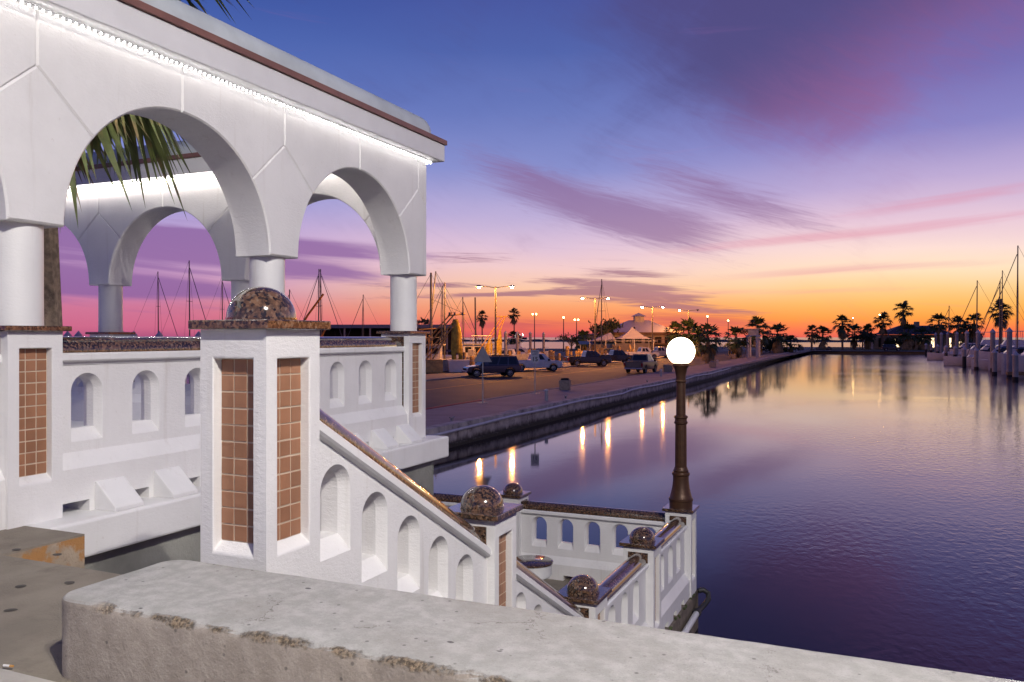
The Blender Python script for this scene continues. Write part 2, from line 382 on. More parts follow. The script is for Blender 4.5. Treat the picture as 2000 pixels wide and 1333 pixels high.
# ------------------------------------------------------------------ mesh helpers
class MB:
    def __init__(s): s.v = []; s.f = []
    def add(s, vs, fs):
        k = len(s.v); s.v += [tuple(p) for p in vs]; s.f += [tuple(i + k for i in q) for q in fs]; return s
    def box(s, x0, x1, y0, y1, z0, z1):
        return s.add([(x0, y0, z0), (x1, y0, z0), (x1, y1, z0), (x0, y1, z0), (x0, y0, z1), (x1, y0, z1), (x1, y1, z1), (x0, y1, z1)],
                     [(0, 3, 2, 1), (4, 5, 6, 7), (0, 1, 5, 4), (1, 2, 6, 5), (2, 3, 7, 6), (3, 0, 4, 7)])
    def frustum(s, b, t, z0, z1):
        """b, t = (x0,x1,y0,y1) at the bottom and top"""
        return s.add([(b[0], b[2], z0), (b[1], b[2], z0), (b[1], b[3], z0), (b[0], b[3], z0), (t[0], t[2], z1), (t[1], t[2], z1), (t[1], t[3], z1), (t[0], t[3], z1)],
                     [(0, 3, 2, 1), (4, 5, 6, 7), (0, 1, 5, 4), (1, 2, 6, 5), (2, 3, 7, 6), (3, 0, 4, 7)])
    def prism(s, poly, mp, n0, n1, ch=0):
        """poly in (t,z), extruded along n from n0 to n1, optional chamfer on both faces"""
        k = len(poly)
        area = sum(poly[i][0] * poly[(i + 1) % k][1] - poly[(i + 1) % k][0] * poly[i][1] for i in range(k))
        if area < 0: poly = poly[::-1]
        rings = [(poly, n0), (poly, n1)]
        if ch:
            ins = inset(poly, ch)
            rings = [(ins, n0), (poly, n0 + ch), (poly, n1 - ch), (ins, n1)]
        vs = [mp(p[0], n, p[1]) for ring, n in rings for p in ring]
        fs = [tuple(range(k - 1, -1, -1)), tuple(range(k * (len(rings) - 1), k * len(rings)))]
        for r in range(len(rings) - 1):
            for i in range(k):
                j = (i + 1) % k; fs.append((r * k + i, r * k + j, r * k + k + j, r * k + k + i))
        return s.add(vs, fs)
    def lathe(s, prof, seg=24, c=(0, 0, 0), cap=True):
        vs = []
        for r, z in prof:
            for i in range(seg):
                a = 2 * math.pi * i / seg; vs.append((c[0] + r * math.cos(a), c[1] + r * math.sin(a), c[2] + z))
        fs = []
        for j in range(len(prof) - 1):
            for i in range(seg):
                k = (i + 1) % seg; fs.append((j * seg + i, j * seg + k, (j + 1) * seg + k, (j + 1) * seg + i))
        if cap:
            fs.append(tuple(range(seg - 1, -1, -1))); fs.append(tuple(range((len(prof) - 1) * seg, len(prof) * seg)))
        return s.add(vs, fs)
    def tube(s, pts, r, seg=6, closed=False):
        pts = [Vector(p) for p in pts]; rr = r if isinstance(r, (list, tuple)) else [r] * len(pts)
        vs = []; n = len(pts)
        for i, p in enumerate(pts):
            d = (pts[(i + 1) % n] - pts[i - 1]) if closed else (pts[min(i + 1, n - 1)] - pts[max(i - 1, 0)])
            d.normalize(); u = d.cross(Vector((0, 0, 1)))
            if u.length < 1e-3: u = Vector((1, 0, 0))
            u.normalize(); w = u.cross(d)
            for k in range(seg):
                a = 2 * math.pi * k / seg; vs.append(p + (u * math.cos(a) + w * math.sin(a)) * rr[i])
        fs = []
        for j in range(n if closed else n - 1):
            for k in range(seg):
                q = (k + 1) % seg; j2 = (j + 1) % n
                fs.append((j * seg + k, j * seg + q, j2 * seg + q, j2 * seg + k))
        if not closed: fs += [tuple(range(seg - 1, -1, -1)), tuple(range((n - 1) * seg, n * seg))]
        return s.add(vs, fs)
    def sphere(s, c, r, seg=12, rings=7, zs=1.):
        return s.lathe([(max(r * math.sin(math.pi * i / rings), 1e-4), -zs * r * math.cos(math.pi * i / rings)) for i in range(rings + 1)], seg, c, cap=False)
    def mesh(s, name):
        me = bpy.data.meshes.new(name); me.from_pydata(s.v, [], s.f)
        bm = bmesh.new(); bm.from_mesh(me); bmesh.ops.recalc_face_normals(bm, faces=bm.faces); bm.to_mesh(me); bm.free()
        return me
    def build(s, name, mat, parent=None, smooth=False, loc=None, bevel=0):
        me = s.mesh(name); me.materials.append(MATS[mat])
        if smooth:
            me.polygons.foreach_set('use_smooth', [True] * len(me.polygons))
            try: me.set_sharp_from_angle(angle=R(38))
            except Exception: pass
        o = bpy.data.objects.new(name, me); COL.objects.link(o)
        if bevel:
            md = o.modifiers.new('soft_edge', 'BEVEL'); md.width = bevel; md.segments = 2; md.limit_method = 'ANGLE'; md.angle_limit = R(40)
        if loc: o.location = loc
        if parent: o.parent = parent
        return o
def inset(poly, c):
    out = []; k = len(poly)
    for i in range(k):
        p0, p1, p2 = poly[i - 1], poly[i], poly[(i + 1) % k]
        a = Vector((p1[0] - p0[0], p1[1] - p0[1])); b = Vector((p2[0] - p1[0], p2[1] - p1[1]))
        if a.length < 1e-6 or b.length < 1e-6: out.append(p1); continue
        a.normalize(); b.normalize()
        na = Vector((-a.y, a.x)); nb = Vector((-b.y, b.x)); m = na + nb
        if m.length < 1e-4: out.append(p1); continue
        m.normalize(); d = c / max(m.dot(na), .35)
        out.append((p1[0] + m.x * d, p1[1] + m.y * d))
    return out
def inst(src, parent=None, loc=None, rot=None):
    o = src.copy(); COL.objects.link(o); o.parent = parent
    if loc is not None: o.location = loc
    if rot is not None: o.rotation_euler = rot
    return o
def copy_tree(src, parent=None):
    o = src.copy(); COL.objects.link(o); o.parent = parent
    for ch in list(src.children): copy_tree(ch, o)
    return o
def tag(o, label, cat, group=None):
    o['label'] = label; o['category'] = cat
    if group: o['group'] = group
    return o
def struct(o): o['kind'] = 'structure'; return o
def thing(name, label, cat, loc=(0, 0, 0), rz=0, group=None):
    o = bpy.data.objects.new(name, None); COL.objects.link(o); o.empty_display_size = .2
    o.location = loc; o.rotation_euler = (0, 0, rz)
    return tag(o, label, cat, group)

# ------------------------------------------------------------------ setting: water, ground, roads
w = MB(); w.add([(-9000, -200, 0), (9000, -200, 0), (9000, 16000, 0), (-9000, 16000, 0)], [(0, 1, 2, 3)])
struct(w.build('water', 'water'))

TZ = CZ - 1.25                                   # upper terrace level
PZ = CZ - 3.87                                   # lower landing level
t = MB()
t.box(-16, -4.6, -8, 3.69, -1, TZ).box(-4.6, -2.77, -8, 3.14, -1, TZ - .0).box(-2.77, 9, -8, 2.685, -1, TZ)
struct(t.build('terrace', 'concrete'))
p = MB(); p.box(-16, 9, -8, 2.045, TZ + .002, TZ + .012); struct(p.build('pavement', 'concrete_light'))
# cheek wall at the stair head, stained with rust
ck = MB(); ck.box(-4.603, -4.597, 3.145, 3.688, TZ - 1.6, TZ - .012)
tag(ck.build('cheek_wall', 'rust_concrete'), 'rust stained concrete edge beside the head of the stairs', 'wall')

# land across the basin
SW = [(-15.8, -30), (-15.8, 90), (-16.6, 123), (-19.6, 236)]
l = MB()
ring = SW + [(90, 232), (90, 330), (-75, 330), (-75, 155), (-41, 150), (-41, -30)]
l.add([(x, y, .76) for x, y in ring] + [(x, y, -1) for x, y in ring], [tuple(range(len(ring)))] + [(i, (i + 1) % len(ring), (i + 1) % len(ring) + len(ring), i + len(ring)) for i in range(len(ring))])
struct(l.build('ground', 'concrete'))
g = MB(); g.box(-18, 88, 240, 328, .77, .80); struct(g.build('lawn', 'grass'))
sp = MB(); sp.add([(-170, 200, 1), (-75.5, 185, 1), (-75.5, 235, 1), (-170, 225, 1), (-174, 196, -1), (-75.5, 181, -1), (-75.5, 239, -1), (-174, 229, -1)], [(0, 1, 2, 3), (0, 4, 5, 1), (1, 5, 6, 2), (2, 6, 7, 3), (3, 7, 4, 0)])
struct(sp.build('spit', 'rock'))
rd = MB(); rd.add([(-20.5, -30, .80), (-34, -30, .80), (-34, 120, .80), (-36, 240, .80), (-23.5, 240, .80), (-21, 120, .80)], [(0, 5, 4, 3, 2, 1)])
struct(rd.build('road', 'asphalt'))
fr = MB(); fr.box(-23, 88, 233.2, 239.8, .803, .806); struct(fr.build('shore_road', 'sidewalk'))
cl = MB()
for i in range(36): cl.box(-28.56, -28.44, 10 + i * 6, 15.99 + i * 6, .803, .806)
struct(cl.build('centre_line', 'yellow_paint'))
# sidewalk of single slabs
sw = MB(); sw.box(-20.3, -15.9, -30, 238, .70, .862)
swo = struct(sw.build('sidewalk', 'concrete'))
slab = MB(); slab.box(-2.15, 2.0, .008, 2.992, 0, .018)
s0 = slab.build('paving_slab', 'sidewalk', swo)
for i in range(46):
    y = 12 + i * 3; dx = 0 if y < 90 else -(y - 90) * .012
    o = s0 if i == 0 else inst(s0, swo)
    o.location = (-18.1 + dx, y, .866)
# road kerb
kb = struct(MB().box(-20.62, -20.32, 2, 11.9, .75, .905).build('kerb', 'kerb'))
kst = MB().box(-.15, .15, .01, 2.99, 0, .16).build('kerb_stone', 'kerb', kb, bevel=.02)
red = kst.data.copy(); red.materials.clear(); red.materials.append(MATS['kerb_red'])
for i in range(44):
    y = 12 + i * 3; dx = 0 if y < 90 else -(y - 90) * .012
    o = kst if i == 11 else inst(kst, kb)
    o.location = (-20.47 + dx, y, .75)
    if i < 10: o.data = red
fk = MB().box(-34.3, -34.0, 5, 160, .75, .93); struct(fk.build('quay_kerb', 'kerb'))

# seawall with coping blocks
sea = thing('seawall', 'stained concrete seawall with white pipe along its face', 'seawall', (0, 0, 0))
def swx(y):
    for (x0, y0), (x1, y1) in zip(SW, SW[1:]):
        if y <= y1: return x0 + (x1 - x0) * (y - y0) / (y1 - y0)
    return SW[-1][0]
wb = MB(); ys = [-30, 20, 60, 90, 123, 160, 200, 236]
for a, b in zip(ys, ys[1:]):
    for (n0, n1, z0, z1) in ((-.9, .02, -1, .58), (-.9, .14, -1, .16)):
        wb.add([(swx(a) + n0, a, z0), (swx(a) + n1, a, z0), (swx(b) + n1, b, z0), (swx(b) + n0, b, z0), (swx(a) + n0, a, z1), (swx(a) + n1, a, z1), (swx(b) + n1, b, z1), (swx(b) + n0, b, z1)],
               [(4, 5, 6, 7), (1, 2, 6, 5), (0, 1, 5, 4), (2, 3, 7, 6)])
wb.build('wall_face', 'seawall_concrete', sea)
cb = MB().box(-.46, .05, .012, 3.988, -.34, .0).build('coping_block', 'seawall_concrete', sea, bevel=.03)
for i in range(52):
    y = 24 + i * 4; o = cb if i == 0 else inst(cb, sea)
    o.location = (swx(y + 2), y, .925 - (.02 if i % 5 == 2 else 0)); o.rotation_euler = (0, 0, math.atan2(swx(y) - swx(y + 4), 4))
pp = MB(); pts = []
for i in range(110):
    y = 20 + i * 2; pts.append((swx(y) + .11, y, .72 + .07 * math.sin(i * .9) * math.sin(i * .23 + 1) - (.06 if i % 13 == 4 else 0)))
pp.tube(pts, .065, 6).build('pipe', 'pvc', sea)
# far breakwater
bw = MB(); random.seed(3)
pr = []
for i in range(420):
    a = -900 + i * 5; h = 1.7 + 1.1 * noise.noise((i * .35, 0, 0)) + random.random() * .7
    pr.append((a, h))
top = [(a, 800 + .12 * a, h) for a, h in pr]
vsb = []
for x, y, h in top: vsb += [(x, y - 6, -.5), (x, y - 1.5, h), (x, y + 1.5, h * .9), (x, y + 6, -.5)]
bw.add(vsb, [(i * 4 + k, i * 4 + 4 + k, i * 4 + 5 + k, i * 4 + 1 + k) for i in range(len(top) - 1) for k in range(3)])
struct(bw.build('breakwater', 'rock'))

# ------------------------------------------------------------------ near wall in front of the camera
def low_wall():
    x0, x1, y0, y1, z0, z1 = -2.80, 6.0, 2.098, 2.69, TZ - .02, CZ - .957
    bm = bmesh.new(); bmesh.ops.create_cube(bm, size=1)
    for v in bm.verts: v.co = Vector(((x0 + x1) / 2 + v.co.x * (x1 - x0), (y0 + y1) / 2 + v.co.y * (y1 - y0), (z0 + z1) / 2 + v.co.z * (z1 - z0)))
    ed = [e for e in bm.edges if abs(e.verts[0].co.z - e.verts[1].co.z) > .1 and e.verts[0].co.x < 0]
    bmesh.ops.bevel(bm, geom=ed, offset=.10, segments=6, affect='EDGES', profile=.5)
    ed = [e for e in bm.edges if all(v.co.z > z1 - .01 for v in e.verts) and not e.is_boundary and len(e.link_faces) == 2 and abs(e.link_faces[0].normal.z - e.link_faces[1].normal.z) > .5]
    bmesh.ops.bevel(bm, geom=ed, offset=.022, segments=3, affect='EDGES', profile=.5)
    # cut into a fine skin so that the worn arris can be uneven
    for cx in [x0 + .2 + i * .045 for i in range(100)]:
        bmesh.ops.bisect_plane(bm, geom=bm.verts[:] + bm.edges[:] + bm.faces[:], plane_co=(cx, 0, 0), plane_no=(1, 0, 0))
    for yy in (2.14, 2.2, 2.3, 2.4, 2.5, 2.6): bmesh.ops.bisect_plane(bm, geom=bm.verts[:] + bm.edges[:] + bm.faces[:], plane_co=(0, yy, 0), plane_no=(0, 1, 0))
    for zz in (z1 - .03, z1 - .06, z1 - .11, z1 - .17, z1 - .23): bmesh.ops.bisect_plane(bm, geom=bm.verts[:] + bm.edges[:] + bm.faces[:], plane_co=(0, 0, zz), plane_no=(0, 0, 1))
    bmesh.ops.triangulate(bm, faces=[f for f in bm.faces if len(f.verts) > 4])
    for v in bm.verts:
        c = v.co.copy(); near = max(0, 1 - ((z1 - c.z) + (c.y - y0)) / .07)
        k = noise.noise(c * 9) * .006 + noise.noise(c * 30) * .003
        if c.x > -2.5: k -= near * (.006 + .016 * max(0, noise.noise(c * 14)) + .006 * noise.noise(c * 40))
        v.co += Vector((0, -k, k)) * (.7 if near > 0 else .35)
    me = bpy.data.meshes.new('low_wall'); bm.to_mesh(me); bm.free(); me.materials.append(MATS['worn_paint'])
    me.polygons.foreach_set('use_smooth', [True] * len(me.polygons))
    try: me.set_sharp_from_angle(angle=R(35))
    except Exception: pass
    o = bpy.data.objects.new('low_wall', me); COL.objects.link(o)
    return tag(o, 'low white painted concrete wall with chipped brown edge along the terrace', 'wall')
low_wall()
random.seed(11)
def blob(name, x, y, z, rx, ry, mat='gum'):
    m = MB(); k = 16; ph = random.random() * 6
    pts = [(x + rx * math.cos(a * 2 * math.pi / k) * (1 + .12 * math.sin(a * .8 + ph)), y + ry * math.sin(a * 2 * math.pi / k) * (1 + .12 * math.cos(a * .7 + ph)), z) for a in range(k)]
    m.add(pts + [(x, y, z + .003)], [(i, (i + 1) % k, k) for i in range(k)]); return m.build(name, mat)
for i, (x, y, where) in enumerate([(-3.75, 2.92, 'flat black gum spot at the edge of the stair head'), (-3.92, 2.78, 'flat black gum spot just behind the stair head edge'), (-3.62, 2.52, 'faint black gum spot in the middle of the pavement'), (-4.30, 3.27, 'small gum spot beside the rusty concrete edge'), (-4.62, 3.25, 'small gum spot near the white pedestal foot')]):
    tag(blob('gum_spot', x, y, TZ + .003, .030, .024), where, 'gum spot')
cg = thing('cigarette_butt', 'white cigarette butt with orange filter on the pavement', 'cigarette butt', (-3.0, 2.06, TZ + .017), R(12))
MB().tube([(0, 0, 0), (.028, 0, 0)], .0045, 8).build('paper', 'cig_white', cg)
MB().tube([(.028, 0, 0), (.042, 0, 0)], .0046, 8).build('filter', 'cig_filter', cg)

# ------------------------------------------------------------------ balustrade kit
def mpx(x0, sgn=1):   # wall along y, outward normal +x
    return lambda t, n, z: (x0 + sgn * n, t, z)
def mpy(y0, sgn=-1):  # wall along x, outward normal -y
    return lambda t, n, z: (t, y0 + sgn * n, z)
def arch_pts(c, hw, z0, za, k=8):
    sp_ = za - hw
    L = [(c - hw, z0), (c - hw, sp_)] + [(c - hw * math.cos(math.pi / 2 * i / k), sp_ + hw * math.sin(math.pi / 2 * i / k)) for i in range(1, k + 1)]
    Rr = [(c + hw * math.sin(math.pi / 2 * i / k), sp_ + hw * math.cos(math.pi / 2 * i / k)) for i in range(1, k)] + [(c + hw, sp_), (c + hw, z0)]
    return L, Rr
def arch_wall(mb, mp, t0, t1, zb, zt, ops, nf, nb, splay=.026, sill=.09):
    bounds = [t0] + [(a[0] + b[0]) / 2 for a, b in zip(ops, ops[1:])] + [t1]
    for i, (c, hw, z0, za) in enumerate(ops):
        a, b = bounds[i], bounds[i + 1]
        for side, n, s, sl_ in ((0, nf, splay, sill), (1, nb, splay, sill)):
            L, Rr = arch_pts(c, hw + s, z0 - sl_, za + s)
            fl = [(a, zb(a)), (c, zb(c)), (c, z0 - sl_)] + L + [(c, zt(c)), (a, zt(a))]
            fr_ = [(c, zb(c)), (b, zb(b)), (b, zt(b)), (c, zt(c)), (c, za + s)] + Rr + [(c, z0 - sl_)]
            mb.add([mp(p[0], n, p[1]) for p in fl], [tuple(range(len(fl)))])
            mb.add([mp(p[0], n, p[1]) for p in fr_], [tuple(range(len(fr_)))])
        lo = sum(arch_pts(c, hw + splay, z0 - sill, za + splay), []); li = sum(arch_pts(c, hw, z0, za), [])
        rings = [(lo, nf), (li, nf - .065), (li, nb + .065), (lo, nb)]
        k = len(lo)
        vs = [mp(p[0], n, p[1]) for r_, n in rings for p in r_]
        fs = [(r_ * k + j, r_ * k + (j + 1) % k, r_ * k + k + (j + 1) % k, r_ * k + k + j) for r_ in range(3) for j in range(k)]
        mb.add(vs, fs)
    for a in (t0, t1):
        mb.add([mp(a, nf, zb(a)), mp(a, nb, zb(a)), mp(a, nb, zt(a)), mp(a, nf, zt(a))], [(0, 1, 2, 3)])
    mb.add([mp(t0, nf, zt(t0)), mp(t1, nf, zt(t1)), mp(t1, nb, zt(t1)), mp(t0, nb, zt(t0))], [(0, 1, 2, 3)])
def sweep(mb, mp, prof, t0, z0, t1, z1):
    k = len(prof)
    mb.add([mp(t0, n, z0 + d) for n, d in prof] + [mp(t1, n, z1 + d) for n, d in prof],
           [(i, (i + 1) % k, (i + 1) % k + k, i + k) for i in range(k)] + [tuple(range(k)), tuple(range(2 * k - 1, k - 1, -1))])
CAPP = [(-.125, .0), (.125, .0), (.14, -.012), (.14, -.05), (.128, -.062), (.10, -.068), (.10, -.09), (-.10, -.09), (-.10, -.068), (-.128, -.062), (-.14, -.05), (-.14, -.012)]
RAILP = [(.112 * math.cos(math.pi * i / 12), .015 + .10 * math.sin(math.pi * i / 12)) for i in range(13)] + [(-.112, 0), (.112, 0)]
def level_parts(parent, mp, t0, t1, zc, ops, zlow, plates=True, slots=(), band=True):
    """a straight level run: wall with arched openings, white cap, granite rail; zc = underside of the granite"""
    wall = MB()
    zb_ = zc - .71 if band else zlow
    arch_wall(wall, mp, t0, t1, lambda t: zb_, lambda t: zc - .085, ops, .10, -.10)
    if band:
        wall.prism([(.10, zc - .71), (.10, zc - .71), (.175, zc - .82), (.175, zlow + .085), (-.175, zlow + .085), (-.175, zc - .82), (-.10, zc - .71)][1:], lambda n, t, z: mp(t, n, z), t0, t1)
        cuts = [t0] + [v for s_ in slots for v in s_] + [t1]
        for a, b in zip(cuts[::2], cuts[1::2]):
            wall.prism([(.175, zlow), (.175, zlow + .085), (-.175, zlow + .085), (-.175, zlow)], lambda n, t, z: mp(t, n, z), a, b)
    wall.build('wall', 'stucco', parent)
    c = MB(); sweep(c, mp, CAPP, t0, zc, t1, zc); c.build('cap', 'stucco_smooth', parent)
    r_ = MB(); sweep(r_, mp, RAILP, t0 + .002, zc + .002, t1 - .002, zc + .002); r_.build('handrail', 'granite', parent, smooth=True)
    if plates:
        for a, b in ((t0, t0 + .012), (t1 - .012, t1)):
            q = MB(); q.prism([(-.125, zc - .0), (.125, zc - .0), (.125, zc + .122), (-.125, zc + .122)], lambda n, t, z: mp(t, n, z), a, b); q.build('end_plate', 'granite', parent)

tile_me = None
def tile_src():
    global tile_me
    m = MB(); m.frustum((-.0352, .0352, -.0352, .0352), (-.0342, .0342, -.0342, .0342), 0, .0028)
    tile_me = m.mesh('tile'); tile_me.materials.append(MATS['tile'])
tile_src()
def post_body(cx, cy, zt, zb, h=.195, sides='NSEW', pw=.117, ptop=.135, prow=11):
    """square post with recessed panels; returns the body MB, list of (matrix) for tiles, grout MB"""
    mb = MB(); gm = MB(); tiles = []
    dep = .055; P = .078
    z1 = zt - ptop; z0 = z1 - prow * P
    for sd in 'NSEW':
        ang = {'E': 0, 'N': 90, 'W': 180, 'S': 270}[sd]
        ca, sa = round(math.cos(R(ang))), round(math.sin(R(ang)))
        f = lambda a, n, z: (cx + ca * n - sa * a, cy + sa * n + ca * a, z)
        if sd in sides:
            lo = [(-pw - .0, z0 - .045), (pw, z0 - .045), (pw, z1), (-pw, z1)]
            li = [(-pw, z0), (pw, z0), (pw, z1), (-pw, z1)]
            out = [(-h, zb), (h, zb), (h, zt), (-h, zt)]
            vs = [f(a, h, z) for a, z in out] + [f(a, h, z) for a, z in lo] + [f(a, h - dep, z) for a, z in li]
            mb.add(vs, [(i, (i + 1) % 4, (i + 1) % 4 + 4, i + 4) for i in range(4)] + [(i + 4, (i + 1) % 4 + 4, (i + 1) % 4 + 8, i + 8) for i in range(4)])
            gm.add([f(a, h - dep + .001, z) for a, z in li], [(0, 1, 2, 3)])
            for r_ in range(prow):
                for c in range(3):
                    a = (c - 1) * P; z = z0 + (r_ + .5) * P
                    M = Matrix.Translation(f(a, h - dep + .0012, z)) @ Matrix.Rotation(R(ang), 4, 'Z') @ Matrix.Rotation(R(90), 4, 'Y')
                    tiles.append((sd, M))
        else:
            mb.add([f(-h, h, zb), f(h, h, zb), f(h, h, zt), f(-h, h, zt)], [(0, 1, 2, 3)])
    mb.add([(cx - h, cy - h, zt), (cx + h, cy - h, zt), (cx + h, cy + h, zt), (cx - h, cy + h, zt)], [(0, 1, 2, 3)])
    return mb, tiles, gm
def put_tiles(tiles, parent, single=''):
    rest = MB()
    for sd, M in tiles:
        if sd in single:
            o = bpy.data.objects.new('tile', tile_me); COL.objects.link(o); o.parent = parent
            o.matrix_local = M @ Matrix.Translation((random.uniform(-.0008, .0008), random.uniform(-.0008, .0008), random.uniform(-.0006, .0012))) @ Matrix.Rotation(random.uniform(-.012, .012), 4, 'X') @ Matrix.Rotation(random.uniform(-.012, .012), 4, 'Y')
        else:
            rest.add([M @ v.co for v in tile_me.vertices], [tuple(q.vertices) for q in tile_me.polygons])
    if rest.v: rest.build('tiles', 'tile', parent)['kind'] = 'stuff'
DOME = [(.168, 0), (.168, .012)] + [(.163 * math.cos(math.pi / 2 * i / 12), .012 + .152 * math.sin(math.pi / 2 * i / 12)) for i in range(12)] + [(.002, .164)]
def newel(label, cx, cy, zt, zb, sides='NSEW', single='', dome=True):
    t_ = thing('newel_post', label, 'post', (0, 0, 0), group=None)
    mb, tiles, gm = post_body(cx, cy, zt, zb, sides=sides)
    mb.build('body', 'stucco', t_, bevel=.008)
    g_ = gm.build('tile_panel', 'grout', t_)
    put_tiles(tiles, g_, single)
    MB().box(cx - .235, cx + .235, cy - .235, cy + .235, zt + .0015, zt + .045).build('cap_slab', 'granite', t_, bevel=.006)
    if dome: MB().lathe(DOME, 40, (cx, cy, zt + .046)).build('dome', 'granite', t_, smooth=True)
    return t_
NX = -2.715
ZN = CZ + .035                                   # newel top at terrace level
YA, YB, YC, YD, YE = 3.15, 5.585, 7.915, 10.215, 12.475
ZB_ = CZ - 1.325; ZL = CZ - 2.615
newel('tall white tiled newel post with polished granite dome at the stair head', NX, YA, ZN, TZ - 2.6, 'SEN', 'SE')
newel('white tiled newel post with granite dome halfway down the stairs', NX, YB, ZB_, CZ - 4.6, 'E', 'E')
newel('white newel post with granite dome at the foot of the stairs', NX, YC, ZL, CZ - 4.6, 'E', '')
newel('white newel post with granite dome midway along the landing balustrade', NX, YD, ZL, CZ - 3.9, 'EW', '')
newel('white newel post carrying the globe lamp at the landing corner', NX, YE, ZL, CZ - 3.9, 'EN', '', dome=False)
XB = -5.50
newel('white newel post with small granite dome at the far landing wall', XB, YE, ZL, CZ - 3.9, 'S', '')

def stair_run(label, y0, y1, z0, z1, n, first, step, za0, dza, zfloor):
    """sloping balustrade; z0,z1 underside of the granite at both ends"""
    t_ = thing('stair_balustrade', label, 'balustrade')
    mp = mpx(NX)
    s = (z1 - z0) / (y1 - y0)
    zl = lambda y: z0 + s * (y - y0)
    ops = [(first + i * step, .105, za0 + i * dza - .36, za0 + i * dza) for i in range(n)]
    wl = MB(); arch_wall(wl, mp, y0, y1, lambda t: zfloor, lambda t: zl(t) - .10, ops, .135, -.10)
    wl.build('wall', 'stucco', t_)
    k = math.sqrt(1 + s * s)
    cp = [(n_ * 1.2, d * k) for n_, d in CAPP]
    c = MB(); sweep(c, mp, cp, y0, z0, y1, z1); c.build('cap', 'stucco_smooth', t_)
    r_ = MB(); sweep(r_, mp, [(a, b * k) for a, b in RAILP], y0 + .002, z0 + .002, y1 - .002, z1 + .002); r_.build('handrail', 'granite', t_, smooth=True)
    q = MB(); q.prism([(-.13, z1 - .0), (.13, z1 - .0), (.13, z1 + .145), (-.13, z1 + .145)], lambda n_, t, z: mp(t, n_, z), y1 - .012, y1 - .001); q.build('end_plate', 'granite', t_)
    return t_
SL = -.555
stair_run('sloping white balustrade with arched openings and granite rail on the upper flight', YA + .195, YB - .195, CZ - .385, CZ - .385 + SL * 2.045, 5, 3.56, .368, CZ - .69, -.2065, 0)
stair_run('sloping white balustrade with granite rail on the lower flight', YB + .195, YC - .195, CZ - 1.735, CZ - 1.735 + SL * 1.94, 5, 5.98, .365, CZ - 2.045, -.2045, 0)
def run(label, mp, t0, t1, zc, ops_c, zlow, slots=(), plates=True):
    t_ = thing('balustrade', label, 'balustrade')
    ops = [(c, .105, zc - .50, zc - .125) for c in ops_c]
    level_parts(t_, mp, t0, t1, zc, ops, zlow, plates, slots)
    return t_
ZR = ZL - .185
run('level white balustrade with arched openings between the stair foot and middle post', mpx(NX), YC + .195, YD - .195, ZR, (8.58, 9.07, 9.56), PZ, ((8.55, 8.75), (9.0, 9.2), (9.45, 9.65)))
run('level white balustrade with arched openings beside the globe lamp', mpx(NX), YD + .195, YE - .195, ZR, (10.85, 11.35, 11.85), PZ, ((10.7, 10.9), (11.2, 11.4), (11.7, 11.9)))
run('white balustrade with arched openings on the far side of the landing', mpy(YE), XB + .195, NX - .195, ZR, (-4.99, -4.54, -4.09, -3.64, -3.19), PZ, ((-4.55, -4.33), (-3.6, -3.4)))
run('white balustrade with granite rail running behind the stairs', mpy(YE), -8.6, XB - .195, ZR, (-8.2, -7.7, -7.2, -6.7, -6.2), PZ, ())

# stairs and landing
st = thing('staircase', 'concrete staircase between the pavilion and the white balustrade', 'stairs')
zs = TZ; y = 3.14
for i in range(8):
    zs -= .169; MB().box(-5.04 if i > 1 else -4.59, -2.86, y + .002, y + .27, zs - .5, zs).build('step', 'concrete', st); y += .27
MB().box(-5.04, -2.86, y + .002, 5.75, zs - .6, zs - .0).build('half_landing', 'concrete', st); y = 5.75
for i in range(8):
    zs -= .1583; MB().box(-5.04, -2.86, y + .002, y + .27, zs - .5, zs).build('step', 'concrete', st); y += .27
lp = MB(); lp.box(-8.6, -2.50, 7.72, 12.71, -1, PZ - .003).box(-5.04, -2.53, 2.7, 7.7, -1, PZ - .3)
struct(lp.build('landing', 'wet_concrete'))
lf = MB(); lf.box(-8.55, -2.75, 7.9, 12.45, PZ - .002, PZ + .002); struct(lf.build('landing_floor', 'concrete'))
mo = MB(); random.seed(5)
for yy in (8.65, 9.1, 9.55, 10.8, 11.3, 11.8, 12.3):
    for k in range(5): mo.sphere((-2.525 + random.random() * .03, yy + random.uniform(-.12, .12), PZ - .01 + random.random() * .03), random.uniform(.012, .022), 6, 4)
mo = mo.build('moss', 'grass'); mo['kind'] = 'stuff'; mo['label'] = 'mossy growth along the foot of the landing balustrade'
# drain pipe and hose beside the landing
dp_ = thing('drain_pipe', 'grey drain pipe with black hose bend below the globe lamp post', 'pipe')
MB().tube([(-2.42, 9.0, CZ - 4.12), (-2.42, 12.25, CZ - 4.06)], .045, 12).build('pipe', 'pvc', dp_, smooth=True)
hs = [(-2.42, 12.2, CZ - 4.06), (-2.41, 12.4, CZ - 4.06), (-2.37, 12.55, CZ - 4.03), (-2.33, 12.64, CZ - 3.97), (-2.35, 12.70, CZ - 3.90), (-2.42, 12.70, CZ - 3.86), (-2.49, 12.66, CZ - 3.87)]
MB().tube(hs, .04, 10).build('hose', 'black_rubber', dp_, smooth=True)
MB().tube([(-2.42, 12.16, CZ - 4.06), (-2.42, 12.24, CZ - 4.06)], .062, 12).build('clamp', 'black_rubber', dp_)
# table
tb = thing('round_table', 'round white table with dark granite top on the landing', 'table', (-4.64, 11.22, PZ))
MB().lathe([(.30, .545), (.315, .555), (.315, .575), (.30, .585)], 36).build('table_top', 'granite', tb, smooth=True)
MB().lathe([(.27, .36), (.29, .38), (.29, .543), (.2, .543)], 36).build('drum', 'stucco_smooth', tb, smooth=True)
MB().lathe([(.12, 0), (.10, .02), (.10, .37)], 20).build('pedestal', 'stucco_smooth', tb, smooth=True)
